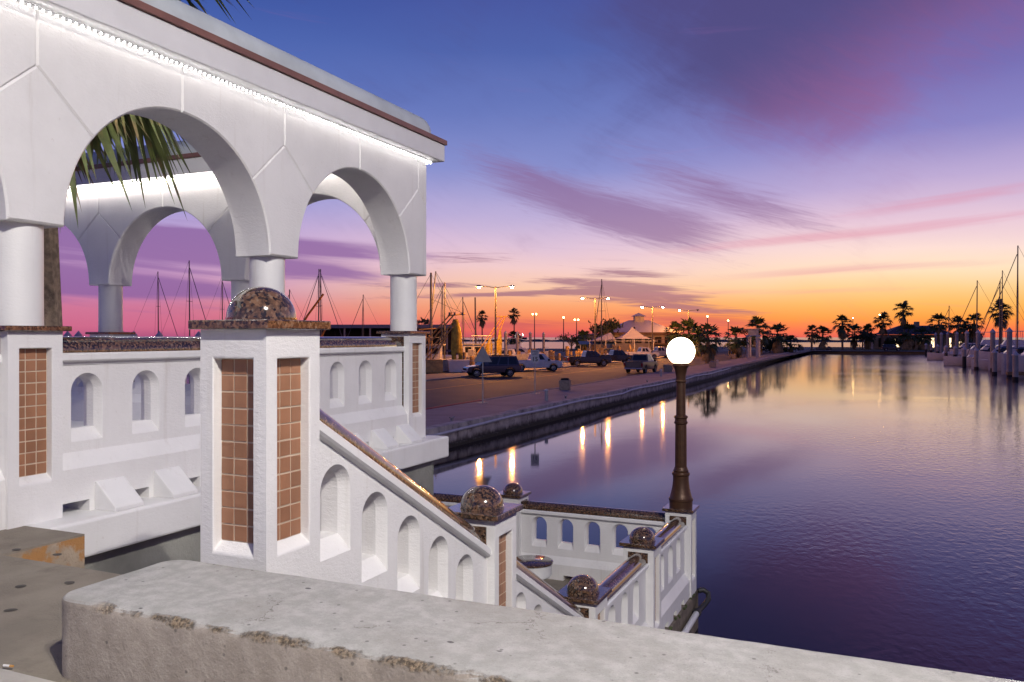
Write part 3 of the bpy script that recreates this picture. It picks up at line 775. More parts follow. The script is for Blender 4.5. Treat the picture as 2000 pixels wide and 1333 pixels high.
# globe lamp
gl = thing('globe_lamp', 'brown cast iron lamp post with glowing white globe on landing corner', 'lamp', (NX, YE, ZL + .046))
MB().lathe([(.172, 0), (.172, .09), (.182, .10), (.182, .125), (.168, .14), (.150, .20), (.130, .29), (.118, .40), (.118, .47), (.130, .48), (.134, .50), (.128, .52), (.112, .53), (.116, .55), (.104, .57), (.095, .60)], 32).build('base', 'iron', gl, smooth=True)
fl = MB(); prof_r = []
seg = 48
for z, r_ in ((.59, .088), (1.00, .086), (1.26, .084)):
    prof_r.append((z, r_))
vsf = []
for z, r_ in prof_r:
    for i in range(seg): 
        a = 2 * math.pi * i / seg; rr = r_ * (1 - .05 * (i % 4 == 0)); vsf.append((rr * math.cos(a), rr * math.sin(a), z))
fl.add(vsf, [(j * seg + i, j * seg + (i + 1) % seg, (j + 1) * seg + (i + 1) % seg, (j + 1) * seg + i) for j in range(2) for i in range(seg)])
fl.build('lower_shaft', 'iron', gl, smooth=True)
MB().lathe([(.086, 1.25), (.102, 1.265), (.102, 1.285), (.09, 1.30), (.09, 1.335), (.104, 1.35), (.104, 1.37), (.084, 1.385)], 28).build('collar', 'iron', gl, smooth=True)
MB().lathe([(.072, 1.38), (.068, 1.88), (.072, 1.885), (.082, 1.895), (.082, 1.91), (.072, 1.92), (.074, 1.98), (.098, 2.10), (.12, 2.135)], 28).build('upper_shaft', 'iron', gl, smooth=True)
MB().lathe([(.122, 2.13), (.128, 2.135), (.128, 2.175), (.115, 2.18)], 28).build('globe_holder', 'iron', gl, smooth=True)
MB().sphere((0, 0, 2.17 + .185), .212, 36, 20).build('globe', 'globe', gl, smooth=True)

# ------------------------------------------------------------------ arcade pavilion
PAV = thing('pavilion', 'white arcade pavilion with round columns, arches and string lights above the water', 'pavilion')
ZS, ZK, ZC, ZT = CZ + .765, CZ + 1.43, CZ + 1.825, CZ + 2.212     # capital soffit, kite shoulder, arch crown, wall top
HC = .208
def arc(c, a, b, z_lo, z_hi, side, k=14):
    """points of the arch from height z_lo up to z_hi; side -1 = rising from the low-t foot"""
    al = math.asin(min(1, (z_lo - ZS) / b)); ah = math.asin(min(1, (z_hi - ZS) / b))
    return [(c + side * a * math.cos(al + (ah - al) * i / k), ZS + b * math.sin(al + (ah - al) * i / k)) for i in range(k + 1)]
def clip(poly, lo, hi):
    for sgn, lim in ((1, lo), (-1, -hi)):
        out = []
        for i in range(len(poly)):
            p, q = poly[i - 1], poly[i]; a, b = sgn * p[0] - lim, sgn * q[0] - lim
            if (a >= 0) != (b >= 0):
                k = a / (a - b); out.append((p[0] + (q[0] - p[0]) * k, p[1] + (q[1] - p[1]) * k))
            if b >= 0: out.append(q)
        poly = out
    cl_ = []
    for p in poly:
        if not cl_ or abs(p[0] - cl_[-1][0]) + abs(p[1] - cl_[-1][1]) > 1e-5: cl_.append(p)
    return cl_
TH = .21
def arcade(mp, cols, lo, hi):
    for i, c in enumerate(cols):
        Lb = (cols[i - 1] + c) / 2 if i > 0 else c - 1.265
        Rb = (cols[i + 1] + c) / 2 if i < len(cols) - 1 else c + 1.265
        aL = c - HC - Lb; aR = Rb - c - HC; b = ZC - ZS
        right = arc(Rb, aR, b, ZS, ZK, -1); left = arc(Lb, aL, b, ZS, ZK, 1)
        kite = [(c - HC, ZS)] + [(c + HC, ZS)] + right[1:] + [(c, ZC)] + left[:0:-1]
        kp = clip(kite, lo, hi)
        if len(kp) > 2: MB().prism(kp, mp, -TH, TH, .014).build('arch_foot', 'stucco', PAV)
        sR = [(c, ZC), (right[-1])] + arc(Rb, aR, b, ZK, ZC, -1)[1:] + [(Rb, ZT), (c, ZT)]
        sL = [(c, ZC), (c, ZT), (Lb, ZT)] + arc(Lb, aL, b, ZK, ZC, 1)[::-1]
        for s_ in (sR, sL):
            q = clip(s_, lo, hi)
            if len(q) > 2: MB().prism(q, mp, -TH, TH, .013).build('arch_panel', 'stucco', PAV)
CX, CYE = -5.36, 8.80
FC = [1.24, 3.77, 6.30, 8.80]
EC = [-12.95, -10.42, -7.89, -5.36]
arcade(mpx(CX), FC, .0, 9.008)
arcade(mpy(CYE), EC, -14.0, CX - TH)
# small horizontal joint shoulder at the corner block is part of its panels; columns and pedestals
PT, PB = CZ + .04, CZ - 1.25
cols = [(CX, y_) for y_ in FC] + [(x_, CYE) for x_ in EC[:3]]
for i, (x_, y_) in enumerate(cols):
    MB().lathe([(.166, PT + .035), (.164, CZ + .3), (.164, ZS - .0)], 36, (x_, y_, 0)).build('column', 'stucco_smooth', PAV, smooth=True)
    sides = 'E' if x_ == CX else 'S'
    if (x_, y_) == (CX, CYE): sides = 'SEN'
    mb, tiles, gm = post_body(x_, y_, PT, PB, h=.198, sides='SE' if i in (1, 2) else sides, ptop=.115)
    pd = mb.build('pedestal', 'stucco', PAV, bevel=.008)
    gm.build('tile_bed', 'grout', pd)
    put_tiles(tiles, pd, 'E' if i in (1, 3) else '')
    MB().box(x_ - .24, x_ + .24, y_ - .24, y_ + .24, PT + .0015, PT + .036).build('pedestal_slab', 'granite', pd, bevel=.005)
# parapets between pedestals
def parapet(mp, t0, t1, centres, slots):
    w_ = bpy.data.objects.new('parapet', None); COL.objects.link(w_); w_.parent = PAV
    level_parts(w_, mp, t0, t1, CZ - .112, [(c, .105, CZ - .66, CZ - .285) for c in centres], CZ - 1.25, True, slots)
for a, b in zip(FC, FC[1:]):
    m_ = (a + b) / 2; cs = [m_ - .795, m_ - .265, m_ + .265, m_ + .795]
    sl = [(c - .27, c - .04) for c in cs]
    parapet(mpx(CX), a + .198, b - .198, cs, [(max(s0_, a + .21), s1_) for s0_, s1_ in sl])
    for c in cs:
        if c + .25 < b - .2 and b > 4: 
            MB().prism([(CX + .175, PB), (CX + .39, PB), (CX + .39, PB + .03), (CX + .195, PB + .205), (CX + .175, PB + .205)], lambda n_, t, z: (n_, t, z), c + .0, c + .25).build('drain_block', 'stucco_smooth', PAV, bevel=.006)
for a, b in zip(EC, EC[1:]):
    m_ = (a + b) / 2; parapet(mpy(CYE), a + .198, b - .198, [m_ - .795, m_ - .265, m_ + .265, m_ + .795], [])
# floor ledge and base
MB().box(-14.0, CX + .42, 3.70, 9.21, CZ - 1.51, CZ - 1.25).build('floor_ledge', 'stucco_smooth', PAV, bevel=.02)
MB().box(-13.9, -5.05, 3.705, 9.0, -1, CZ - 1.512).build('base_wall', 'base_concrete', PAV)
# cornice: soffit slab, brown trim, rounded top
def cornice(x0, x1, y0, y1):
    MB().box(x0, x1, y0, y1, ZT + .001, ZT + .21).build('fascia', 'fascia_paint', PAV, bevel=.006)
    MB().box(x0 - .025, x1 + .025, y0 - (.025 if y0 > 5 else 0), y1 + .025, ZT + .211, ZT + .27).build('trim', 'brown_trim', PAV, bevel=.004)
cornice(CX - TH - .164, CX + TH + .164, 0.0, 9.174)
MB().box(-14.0, CX - TH - .166, CYE - TH - .164, CYE + TH + .164, ZT + .001, ZT + .21).build('fascia', 'fascia_paint', PAV, bevel=.006)
MB().box(-14.0, CX - TH - .191, CYE - TH - .189, CYE + TH + .189, ZT + .211, ZT + .27).build('trim', 'brown_trim', PAV, bevel=.004)
def barrel(mp, t0, t1, rnd1):
    m = MB(); a_, b_ = .335, .27; z0 = ZT + .271; k = 14
    sec = []
    st_ = [(t0, 1)] + [(t1 - rnd1 + rnd1 * math.sin(math.pi / 2 * i / 8), max(math.cos(math.pi / 2 * i / 8), .02)) for i in range(9)] if rnd1 else [(t0, 1), (t1, 1)]
    def prof(s_):
        # squarish dome profile
        return [(a_ * (s_ if s_ > .5 else .5 + (s_ - .5) * .3 if False else s_ ** .25) * (abs(math.cos(math.pi * i / k)) ** .75) * (1 if math.cos(math.pi * i / k) > 0 else -1), z0 + b_ * s_ ** .8 * math.sin(math.pi * i / k) ** .8) for i in range(k + 1)]
    n = k + 1; vs = []
    for t_, s_ in st_: vs += [mp(t_, n_, z_) for n_, z_ in prof(s_)]
    fs = [(j * n + i, j * n + i + 1, (j + 1) * n + i + 1, (j + 1) * n + i) for j in range(len(st_) - 1) for i in range(k)]
    fs.append(tuple(range(n))); fs.append(tuple(range((len(st_) - 1) * n, len(st_) * n)))
    m.add(vs, fs); m.build('rounded_top', 'roof_cement', PAV, smooth=True)
barrel(mpx(CX), 0.0, 9.13, .30)
barrel(mpy(CYE), -14.0, CX - .36, 0)
# string lights under the soffits
def leds(pts, mat='led'):
    wi = MB().tube(pts, .006, 5).build('light_cable', 'pvc', PAV)
    m = MB()
    for (a, b) in zip(pts, pts[1:]):
        a, b = Vector(a), Vector(b); L = (b - a).length; k = max(1, int(L / .05))
        for i in range(k):
            p_ = a.lerp(b, (i + .5) / k) + Vector((0, 0, -.012)); m.sphere(p_, .0085, 6, 4)
    o = m.build('bulbs', mat, PAV); o['kind'] = 'stuff'
zl_ = ZT - .016
leds([(CX + TH + .05, .5, zl_), (CX + TH + .05, 9.05, zl_), (CX + TH - .1, 9.07, zl_)])
leds([(-13.5, CYE - TH - .05, zl_), (CX - TH - .05, CYE - TH - .05, zl_)], 'led_inner')
leds([(CX - TH - .05, .5, zl_), (CX - TH - .05, CYE - TH - .1, zl_)], 'led_inner')

# ------------------------------------------------------------------ plants
def fan_leaf(mb, base, dirv, length, fan, droop, segs=12, rnd=random, bw=.105):
    """a stalk and a fan of pointed blades"""
    d = Vector(dirv).normalized(); up = Vector((0, 0, 1))
    side = d.cross(up)
    if side.length < .05: side = Vector((1, 0, 0))
    side.normalize(); nrm = side.cross(d)
    hub = base + d * length * .55 + Vector((0, 0, -droop * .25))
    w_ = .02 * length + .01
    mb.add([base - side * w_, base + side * w_, hub + side * w_ * .5, hub - side * w_ * .5], [(0, 1, 2, 3)])
    for i in range(segs):
        a = R(-105 + 210 * (i + .5) / segs) * fan
        bl = length * (.62 - .18 * abs(a) / 2) * rnd.uniform(.8, 1.1)
        dd = (d * math.cos(a) + side * math.sin(a)).normalized()
        sag = droop * rnd.uniform(.5, 1.3)
        m1 = hub + dd * bl * .55 + nrm * .05 * length + Vector((0, 0, -sag * .18)); t1 = hub + dd * bl + Vector((0, 0, -sag * .75))
        bw_ = bl * bw
        q = dd.cross(nrm).normalized() * bw_
        mb.add([hub, m1 + q, t1, m1 - q], [(0, 1, 2, 3)])
def palm_mesh(h, cr, leaves, seed, skirt=.0, trunk_r=.22, segs=11, sk=.75, bw=.105, elo=-42):
    rnd = random.Random(seed)
    tr = MB(); pts = []; lean = rnd.uniform(-.04, .04) * h
    for i in range(9):
        k = i / 8; pts.append((lean * k * k, lean * .5 * k, h * k))
    tr.tube(pts, [trunk_r * (1.25 - .35 * i / 8) * (1 + .05 * rnd.random()) for i in range(9)], 9)
    top = Vector(pts[-1])
    cw = MB(); dry = MB()
    for i in range(leaves):
        e = R(elo + (80 - elo) * ((i + .5) / leaves)) + rnd.uniform(-.15, .15); a = i * 2.39996 + rnd.uniform(-.25, .25)
        d = (math.cos(e) * math.cos(a), math.cos(e) * math.sin(a), math.sin(e))
        fan_leaf(cw, top + Vector((0, 0, rnd.uniform(-.15, .1) * cr)), d, cr * rnd.uniform(.8, 1.1), rnd.uniform(.55, .8), cr * rnd.uniform(.15, .5), segs, rnd, bw)
    if skirt:
        for i in range(int(skirt)):
            a = rnd.uniform(0, 6.28); e = R(rnd.uniform(-85, -50))
            d = (math.cos(e) * math.cos(a), math.cos(e) * math.sin(a), math.sin(e))
            fan_leaf(dry, top + Vector((0, 0, -.1 * cr - rnd.random() * cr * .5)), d, cr * sk * rnd.uniform(.8, 1.2), .45, cr * .5 * sk, segs, rnd, bw)
    return tr, cw, dry
PALMS = {}
def palm(label, x, y, z, h, cr, leaves=34, seed=1, skirt=8, trunk_r=.22, cat='palm tree', group='palms along the shore', segs=11, rz=0, sk=.75, bw=.105, fm='frond', elo=-42):
    t_ = thing('palm_tree', label, cat, (x, y, z), rz, group)
    tr, cw, dry = palm_mesh(h, cr, leaves, seed, skirt, trunk_r, segs, sk, bw, elo)
    tr.build('trunk', 'bark', t_, smooth=True); cw.build('crown', fm, t_)
    if skirt: dry.build('dead_skirt', 'frond_dry', t_)
    return t_
# the palm inside the pavilion court
palm('tall palm tree with hanging fronds growing inside the white pavilion', -7.72, 5.66, TZ, 5.40, 1.95, 120, 21, 70, .20, segs=24, group=None, sk=.5, bw=.05, fm='frond_near', elo=-58)

# ------------------------------------------------------------------ street furniture across the basin
def double_lamp(label, x, y, H, arm, lit=(1, 1), rz=0):
    t_ = thing('street_lamp', label, 'street lamp', (x, y, .78), rz, 'double arm street lamps along the quay')
    MB().lathe([(.24, 0), (.24, .5), (.14, .6), (.12, H * .6), (.085, H)], 12).build('pole', 'pole_paint', t_, smooth=True)
    for s_, on in ((-1, lit[0]), (1, lit[1])):
        MB().tube([(0, 0, H - .15), (s_ * arm * .5, 0, H - .02), (s_ * arm, 0, H + .05)], .05, 6).build('arm', 'pole_paint', t_)
        hd = MB().frustum((s_ * arm - .2, s_ * arm + .55, -.17, .17) if s_ > 0 else (s_ * arm - .55, s_ * arm + .2, -.17, .17), (s_ * arm, s_ * arm + .35, -.08, .08) if s_ > 0 else (s_ * arm - .35, s_ * arm, -.08, .08), H - .02, H + .18).build('lamp_head', 'pole_paint', t_)
        MB().sphere((s_ * (arm + .15), 0, H - .06), .15, 10, 6).build('lens', 'sodium' if on else 'lamp_dead', hd, smooth=True)
    return t_
RZL = R(23.857)
double_lamp('double arm street lamp with lit heads behind the grey parked SUV', -40.15, 86.1, 9.5, 1.75, (1, 1), RZL)
double_lamp('double arm street lamp with lit heads beside the leafy tree', -38.4, 117.5, 9.5, 1.75, (1, 1), RZL)
double_lamp('double arm street lamp with lit heads in front of the hipped roof', -37.3, 147.5, 9.2, 1.75, (1, 1), RZL)
double_lamp('double arm street lamp with one dark head above the palm clump', -35.9, 172.2, 9.3, 1.75, (1, 0), RZL)
def single_lamp(label, x, y, H, heads=1, z=.78):
    t_ = thing('light_pole', label, 'street lamp', (x, y, z), RZL, 'single street lamps far along the shore')
    MB().lathe([(.16, 0), (.12, H * .5), (.09, H)], 8).build('pole', 'pole_paint', t_)
    for k in range(heads):
        dx = 0 if heads == 1 else (-.45 if k == 0 else .45)
        MB().sphere((dx, 0, H + .1), .17, 10, 6).build('lens', 'sodium_far', t_, smooth=True)
    return t_
single_lamp('single lit street lamp nearest the palm with a forked crown', -37.5, 202, 8.6)
single_lamp('thin single lit street lamp above the sidewalk palms', -39.5, 245, 8.4)
single_lamp('single lit lamp pole standing between marina pilings and sea', -70.2, 190, 8.4)
single_lamp('twin headed lit lamp pole near the bare little tree', -69.9, 198.7, 8.0, 2)
single_lamp('twin headed lamp pole seen between the pavilion columns', -82, 200, 9.6, 2)
single_lamp('single lit lamp pole on the far lawn', -6.8, 281, 9.6)
single_lamp('twin headed lit lamp pole beside the far house', 1.25, 268, 10.2, 2)

def sign_post(x, y, H):
    m = MB(); m.box(-.03, .03, -.03, .03, 0, H); return m
ys_ = thing('yield_sign', 'triangular road sign seen from its grey back', 'sign', (-19.48, 40.14, .886), R(20))
sign_post(0, 0, 2.75).build('post', 'galv', ys_)
MB().prism([(-.50, 2.22), (.50, 2.22), (.04, 3.06), (-.04, 3.06)], lambda t, n, z: (t, n, z), -.045, -.035).build('sign_plate', 'sign_back', ys_)
MB().box(-.28, .28, -.12, .12, 0, .03).build('foot_plate', 'galv', ys_)
ss = thing('speed_sign', 'white speed limit 15 sign on a steel post', 'sign', (-19.61, 47.91, .886), R(20))
sign_post(0, 0, 2.70).build('post', 'galv', ss)
pl = MB().prism([(-.26, 1.98), (.26, 1.98), (.26, 2.75), (-.26, 2.75)], lambda t, n, z: (t, n, z), -.046, -.036).build('sign_plate', 'sign_white', ss)
MB().box(-.28, .28, -.12, .12, 0, .03).build('foot_plate', 'galv', ss)
def text(s_, size, x, z, parent, y=-.05, bold=0):
    cu = bpy.data.curves.new('lettering', 'FONT'); cu.body = s_; cu.size = size; cu.align_x = 'CENTER'; cu.extrude = .001; cu.offset = bold
    o = bpy.data.objects.new('lettering', cu); COL.objects.link(o); o.rotation_euler = (R(90), 0, 0)
    o.location = (x, y, z); o.parent = parent; cu.materials.append(MATS['sign_ink'])
    dg = bpy.context.evaluated_depsgraph_get(); me = bpy.data.meshes.new_from_object(o.evaluated_get(dg))
    p_ = bpy.data.objects.new('lettering', me); COL.objects.link(p_); p_.parent = parent; p_.matrix_local = Matrix.Translation((x, y, z)) @ Matrix.Rotation(R(90), 4, 'X')
    bpy.data.objects.remove(o); return p_
text('SPEED', .15, 0, 2.60, pl); text('LIMIT', .15, 0, 2.44, pl); text('15', .38, 0, 2.06, pl, bold=.008)

def bin_(label, x, y, rz=.2, s_=1, lid=True):
    t_ = thing('litter_bin', label, 'litter bin', (x, y, .884), rz)
    MB().frustum((-.33 * s_, .33 * s_, -.33 * s_, .33 * s_), (-.36 * s_, .36 * s_, -.36 * s_, .36 * s_), 0, .66).build('body', 'bin_conc', t_, bevel=.03)
    MB().frustum((-.27 * s_, .27 * s_, -.27 * s_, .27 * s_), (-.22 * s_, .22 * s_, -.22 * s_, .22 * s_), .661, .80 if lid else .72).build('lid', 'dark_void' if lid else 'kerb', t_, bevel=.02)
bin_('tan concrete litter bin with dark lid on the sidewalk kerb', -19.3, 52.5)
bin_('plain grey concrete bin on the sidewalk beyond the parked pickup', -19.75, 84.5, .3, 1.25, False)
bin_('small concrete box bin on the sidewalk near the palm', -17.6, 98, .1, 1.1, False)
bin_('small tan bin beside the palm with white posts', -22.0, 142, .1, .9, False)
def bollard(label, x, y):
    t_ = thing('bollard', label, 'bollard', (x, y, .884))
    MB().lathe([(.10, 0), (.10, .58), (.08, .6)], 14).build('post', 'galv', t_, smooth=True)
    MB().lathe([(.11, .56), (.11, .62), (.05, .66)], 14).build('cap', 'pvc', t_, smooth=True)
bollard('short grey bollard on the sidewalk nearest the speed limit sign', -16.95, 43.1)
bollard('short grey bollard on the sidewalk near the grey concrete bin', -17.87, 73.8)
bollard('short grey bollard on the sidewalk near the single palm', -18.6, 107)
# mooring cleats on the seawall
for i, y in enumerate((31.2, 45.3, 64)):
    t_ = thing('mooring_cleat', ['small iron mooring cleat on the nearer sidewalk edge', 'small iron mooring cleat beside the first bollard', 'small iron mooring cleat below the parked pickup'][i], 'cleat', (-16.6, y, .884))
    MB().box(-.05, .05, -.05, .05, 0, .12).build('stem', 'steel', t_); MB().tube([(0, -.2, .15), (0, 0, .12), (0, .2, .15)], .035, 6).build('horns', 'steel', t_)

# white portal frame
pg = thing('boat_lift', 'white post frame with signs on the seawall beyond the palms', 'frame', (-19.2, 150, .88), R(4))
for (dx, dy) in ((-1.6, -1.5), (.0, -1.5), (-1.6, 2.0), (.0, 2.0), (-1.6, 7.5), (.0, 7.5)):
    MB().box(dx - .13, dx + .13, dy - .13, dy + .13, 0, 3.6).build('post', 'pile_cap', pg)
for dx in (-1.6, .0): MB().box(dx - .12, dx + .12, -1.8, 7.8, 3.601, 3.8).build('beam', 'pile_cap', pg)
for dy in (-1.4, 1.4, 4.2, 7.2): MB().box(-1.9, .4, dy - .1, dy + .1, 3.801, 3.95).build('cross_beam', 'pile_cap', pg)
MB().box(-1.7, .1, 2.5, 2.6, 3.951, 5.0).build('machine_box', 'galv', pg)
MB().box(-2.0, .5, 2.2, 2.9, 5.01, 5.1).build('canopy', 'pile_cap', pg)

# ------------------------------------------------------------------ vehicles
def bodypoly(L, top, wheels, r, zb=.36):
    """top = list of (l,z) along the upper outline from rear to front"""
    pts = [(0.06, zb + .1)]
    bottom = [(L - .06, zb + .12)]
    seq = []
    for c in sorted(wheels, reverse=True):
        seq += [(c + r * math.cos(math.pi * i / 8), zb + .02 + r * math.sin(math.pi * i / 8)) for i in range(9)]
    return top + bottom + seq + pts
def quad_on(A, B, C, Dq, u0, u1, v0, v1, off):
    """sub-quad of the bilinear patch ABCD (A,B bottom; D,C top), pushed outwards"""
    A, B, C, Dq = map(Vector, (A, B, C, Dq))
    f = lambda u, v: A.lerp(B, u).lerp(Dq.lerp(C, u), v)
    n = (B - A).cross(Dq - A).normalized() * off
    ps = [f(u0, v0), f(u1, v0), f(u1, v1), f(u0, v1)]
    return [p_ + n for p_ in ps] + [p_ - n for p_ in ps]
QF = [(0, 1, 2, 3), (7, 6, 5, 4), (0, 4, 5, 1), (1, 5, 6, 2), (2, 6, 7, 3), (3, 7, 4, 0)]
WH = {}
def wheel(parent, l, yside, r, W):
    key = r
    s_ = 1 if yside > 0 else -1
    m = MB(); prof = [(r * .62, -.12), (r * .95, -.12), (r, -.07), (r, .07), (r * .95, .12), (r * .62, .12)]
    seg = 20
    vs = [(rr * math.cos(2 * math.pi * i / seg), z, rr * math.sin(2 * math.pi * i / seg)) for rr, z in prof for i in range(seg)]
    m.add(vs, [(j * seg + i, j * seg + (i + 1) % seg, (j + 1) * seg + (i + 1) % seg, (j + 1) * seg + i) for j in range(len(prof) - 1) for i in range(seg)])
    wh = m.build('wheel', 'tyre', parent, smooth=True); wh.location = (l, s_ * (W / 2 - .11), r)
    q = MB()
    for k in range(6):
        a = k * math.pi / 3
        q.add([(math.cos(a + d) * rr, s_ * (.06 if rr > .1 else .09), math.sin(a + d) * rr) for rr, d in ((.05, -.6), (r * .6, -.2), (r * .6, .2), (.05, .6))], [(0, 1, 2, 3)])
    q.tube([(r * .6 * math.cos(2 * math.pi * i / 16), s_ * .07, r * .6 * math.sin(2 * math.pi * i / 16)) for i in range(16)], .03, 5, closed=True)
    q.build('rim', 'rim', wh)
    MB().add([(r * .6 * math.cos(2 * math.pi * i / 16), s_ * .03, r * .6 * math.sin(2 * math.pi * i / 16)) for i in range(16)], [tuple(range(16))]).build('brake', 'dark_void', wh)
def vehicle(label, cat, x, y, heading, paint, kind='pickup', L=5.6, W=1.98, H=1.93, roof=None, z=.806, liner='dark_void'):
    """heading = direction of the bonnet in degrees from +x"""
    t_ = thing('pickup_truck' if kind == 'pickup' else 'suv', label, cat, (x, y, z), R(heading), 'vehicles parked along the quay road')
    o = bpy.data.objects
    s_ = L / 5.6; r = .39
    wl = [1.15 * s_, 4.62 * s_]
    if kind == 'pickup':
        top = [(0.02, .64), (0, 1.16), (.05, 1.22), (2.2 * s_, 1.22), (2.3 * s_, 1.25), (4.15 * s_, 1.24), (4.3 * s_, 1.22), (5.3 * s_, 1.14), (5.5 * s_, 1.06), (L, .84)]
        cab = (2.2 * s_, 4.35 * s_, 2.42 * s_, 3.65 * s_)
    else:
        top = [(0.04, .62), (0.02, 1.0), (.12, 1.12), (3.9 * s_, 1.10), (4.2 * s_, 1.08), (5.2 * s_, .99), (5.45 * s_, .92), (L, .74)]
        cab = (.14 * s_, 4.3 * s_, .42 * s_, 3.45 * s_)
    poly = bodypoly(L, top, wl, .46)
    mp = lambda t, n, zz: (t - L / 2, n, zz)
    bd = MB().prism(poly, mp, -W / 2, W / 2, .07).build('body', paint, t_, smooth=True)
    zb0 = 1.21 if kind == 'pickup' else 1.10
    a0, a1, b0, b1 = cab; wb, wt_ = W / 2 - .06, W / 2 - .23
    cv = [(a0, -wb, zb0), (a1, -wb, zb0), (a1, wb, zb0), (a0, wb, zb0), (b0, -wt_, H - .03), (b1, -wt_, H - .03), (b1, wt_, H - .03), (b0, wt_, H - .03)]
    cv = [(p_[0] - L / 2, p_[1], p_[2]) for p_ in cv]
    m = MB(); m.add(cv, [(0, 1, 5, 4), (1, 2, 6, 5), (2, 3, 7, 6), (3, 0, 4, 7), (4, 5, 6, 7)])
    m.frustum((b0 - L / 2 - .0, b1 - L / 2, -wt_, wt_), (b0 - L / 2 + .08, b1 - L / 2 - .1, -wt_ + .08, wt_ - .08), H - .03, H)
    m.build('cabin', roof or paint, t_)
    # glass
    spans = ((.06, .36), (.42, .66)) if kind == 'pickup' else ((.04, .27), (.31, .54), (.58, .80))
    if kind == 'pickup': spans = ((.10, .40), (.46, .72))
    for (A, B, C, Dq) in ((cv[0], cv[1], cv[5], cv[4]), (cv[2], cv[3], cv[7], cv[6])):
        flip = A is cv[2]
        for u0, u1 in spans:
            if flip: u0, u1 = 1 - u1, 1 - u0
            MB().add(quad_on(A, B, C, Dq, u0, u1, .08, .90, .012), QF).build('window', 'glass', t_)
    MB().add(quad_on(cv[1], cv[2], cv[6], cv[5], .06, .94, .08, .94, .012), QF).build('windscreen', 'glass', t_)
    MB().add(quad_on(cv[3], cv[0], cv[4], cv[7], .08, .92, .15, .88, .012), QF).build('rear_window', 'glass', t_)
    for l in wl:
        for sd in (-1, 1): wheel(t_, l - L / 2, sd, r, W)
    h = L / 2
    MB().box(h - .10, h + .04, -W / 2 + .05, W / 2 - .05, .42, .60).build('front_bumper', 'chrome' if kind == 'pickup' else paint, t_, bevel=.03)
    MB().box(h - .03, h + .015, -W / 2 + .45, W / 2 - .45, .62, .82).build('grille', 'dark_void', t_)
    MB().box(-h - .09, -h + .06, -W / 2 + .05, W / 2 - .05, .44, .60).build('rear_bumper', 'chrome' if kind == 'pickup' else paint, t_, bevel=.03)
    for sd in (-1, 1):
        MB().box(h - .16, h - .0, sd * (W / 2 - .22) - .17, sd * (W / 2 - .22) + .17, .68, .84).build('headlight', 'head_lens', t_)
        MB().box(-h - .015, -h + .1, sd * (W / 2 - .1) - .09, sd * (W / 2 - .1) + .09, .72, 1.06).build('tail_light', 'tail_lens', t_)
        MB().box(a1 - L / 2 - .35, a1 - L / 2 - .18, sd * (W / 2 + .10) - .1, sd * (W / 2 + .10) + .1, 1.14, 1.34).build('mirror', 'dark_void', t_, bevel=.02)
    if kind == 'pickup':
        MB().box(-h + .1, -h + 2.12 * s_, -W / 2 + .12, W / 2 - .12, 1.18, 1.226).build('cargo_bed', liner, t_)
        MB().box(-h - .02, -h + .02, -W / 2 + .24, W / 2 - .24, .66, 1.10).build('tailgate', paint, t_)
        MB().box(-h - .028, -h - .02, -.25, .25, .46, .56).build('licence_plate', 'sign_white', t_)
    else:
        for sd in (-1, 1): MB().tube([(b0 - L / 2 + .3, sd * (wt_ - .08), H + .04), (b1 - L / 2 - .4, sd * (wt_ - .08), H + .04)], .025, 5).build('roof_rail', 'dark_void', t_)
    return t_
vehicle('plum grey SUV with bright wheels parked nose to the quay', 'car', -32.4, 68.6, 222, 'paint_plum', 'suv', 5.1, 1.98, 1.92)
vehicle('white pickup truck behind the speed limit sign', 'truck', -33.4, 81.5, 35, 'paint_white', L=5.7)
vehicle('black crew cab pickup truck with white roof on the quay', 'truck', -33.2, 98.6, 36, 'paint_black', L=5.6, roof='paint_black')
vehicle('black pickup truck with pale cab beyond the first black pickup', 'truck', -33.0, 109.6, 36, 'paint_black', L=5.4, H=1.9)
vehicle('dark tan pickup truck seen from behind at the sidewalk kerb', 'truck', -22.05, 82.6, 88, 'paint_tan', L=5.4, H=1.92)
vehicle('white single cab pickup truck near the tent', 'truck', -35.6, 134, 36, 'paint_white', L=5.4)
vehicle('pale silver crew cab pickup truck below the hipped roof', 'truck', -35.0, 142.5, 36, 'paint_silver', L=5.6, H=1.95)
vehicle('dark SUV parked on the far shore road', 'car', 3.6, 238.0, 8, 'paint_plum', 'suv', 4.8, 1.9, 1.78)

# ------------------------------------------------------------------ restaurant, tent, sheds, far house
bl = thing('restaurant', 'waterfront restaurant with grey hipped roof and little cupola', 'building', (-45, 170, .78), R(23.857))
MB().box(-6.6, 6.6, 0, 12, 0, 4.2).build('wall', 'wall_tan', bl)
MB().add([(-7.6, -1, 4.7), (7.6, -1, 4.7), (7.6, 13, 4.7), (-7.6, 13, 4.7), (-2.2, 6, 7.35), (2.2, 6, 7.35)], [(0, 1, 5, 4), (1, 2, 5), (2, 3, 4, 5), (3, 0, 4), (0, 3, 2, 1)]).build('roof', 'roof_metal', bl)
MB().box(-7.4, 7.4, -.8, 12.8, 4.201, 4.69).build('eaves', 'wall_wood', bl)
cu = MB().box(-1.0, 1.0, 5, 7, 6.9, 8.2).build('cupola', 'pile_white', bl)
MB().add([(-1.5, 4.5, 8.2), (1.5, 4.5, 8.2), (1.5, 7.5, 8.2), (-1.5, 7.5, 8.2), (0, 6, 9.0)], [(0, 1, 4), (1, 2, 4), (2, 3, 4), (3, 0, 4), (3, 2, 1, 0)]).build('cupola_roof', 'roof_metal', cu)
for dx in (-.55, .55): MB().box(dx - .3, dx + .3, 4.97, 4.99, 7.35, 8.0).build('cupola_window', 'wall_tan', cu)
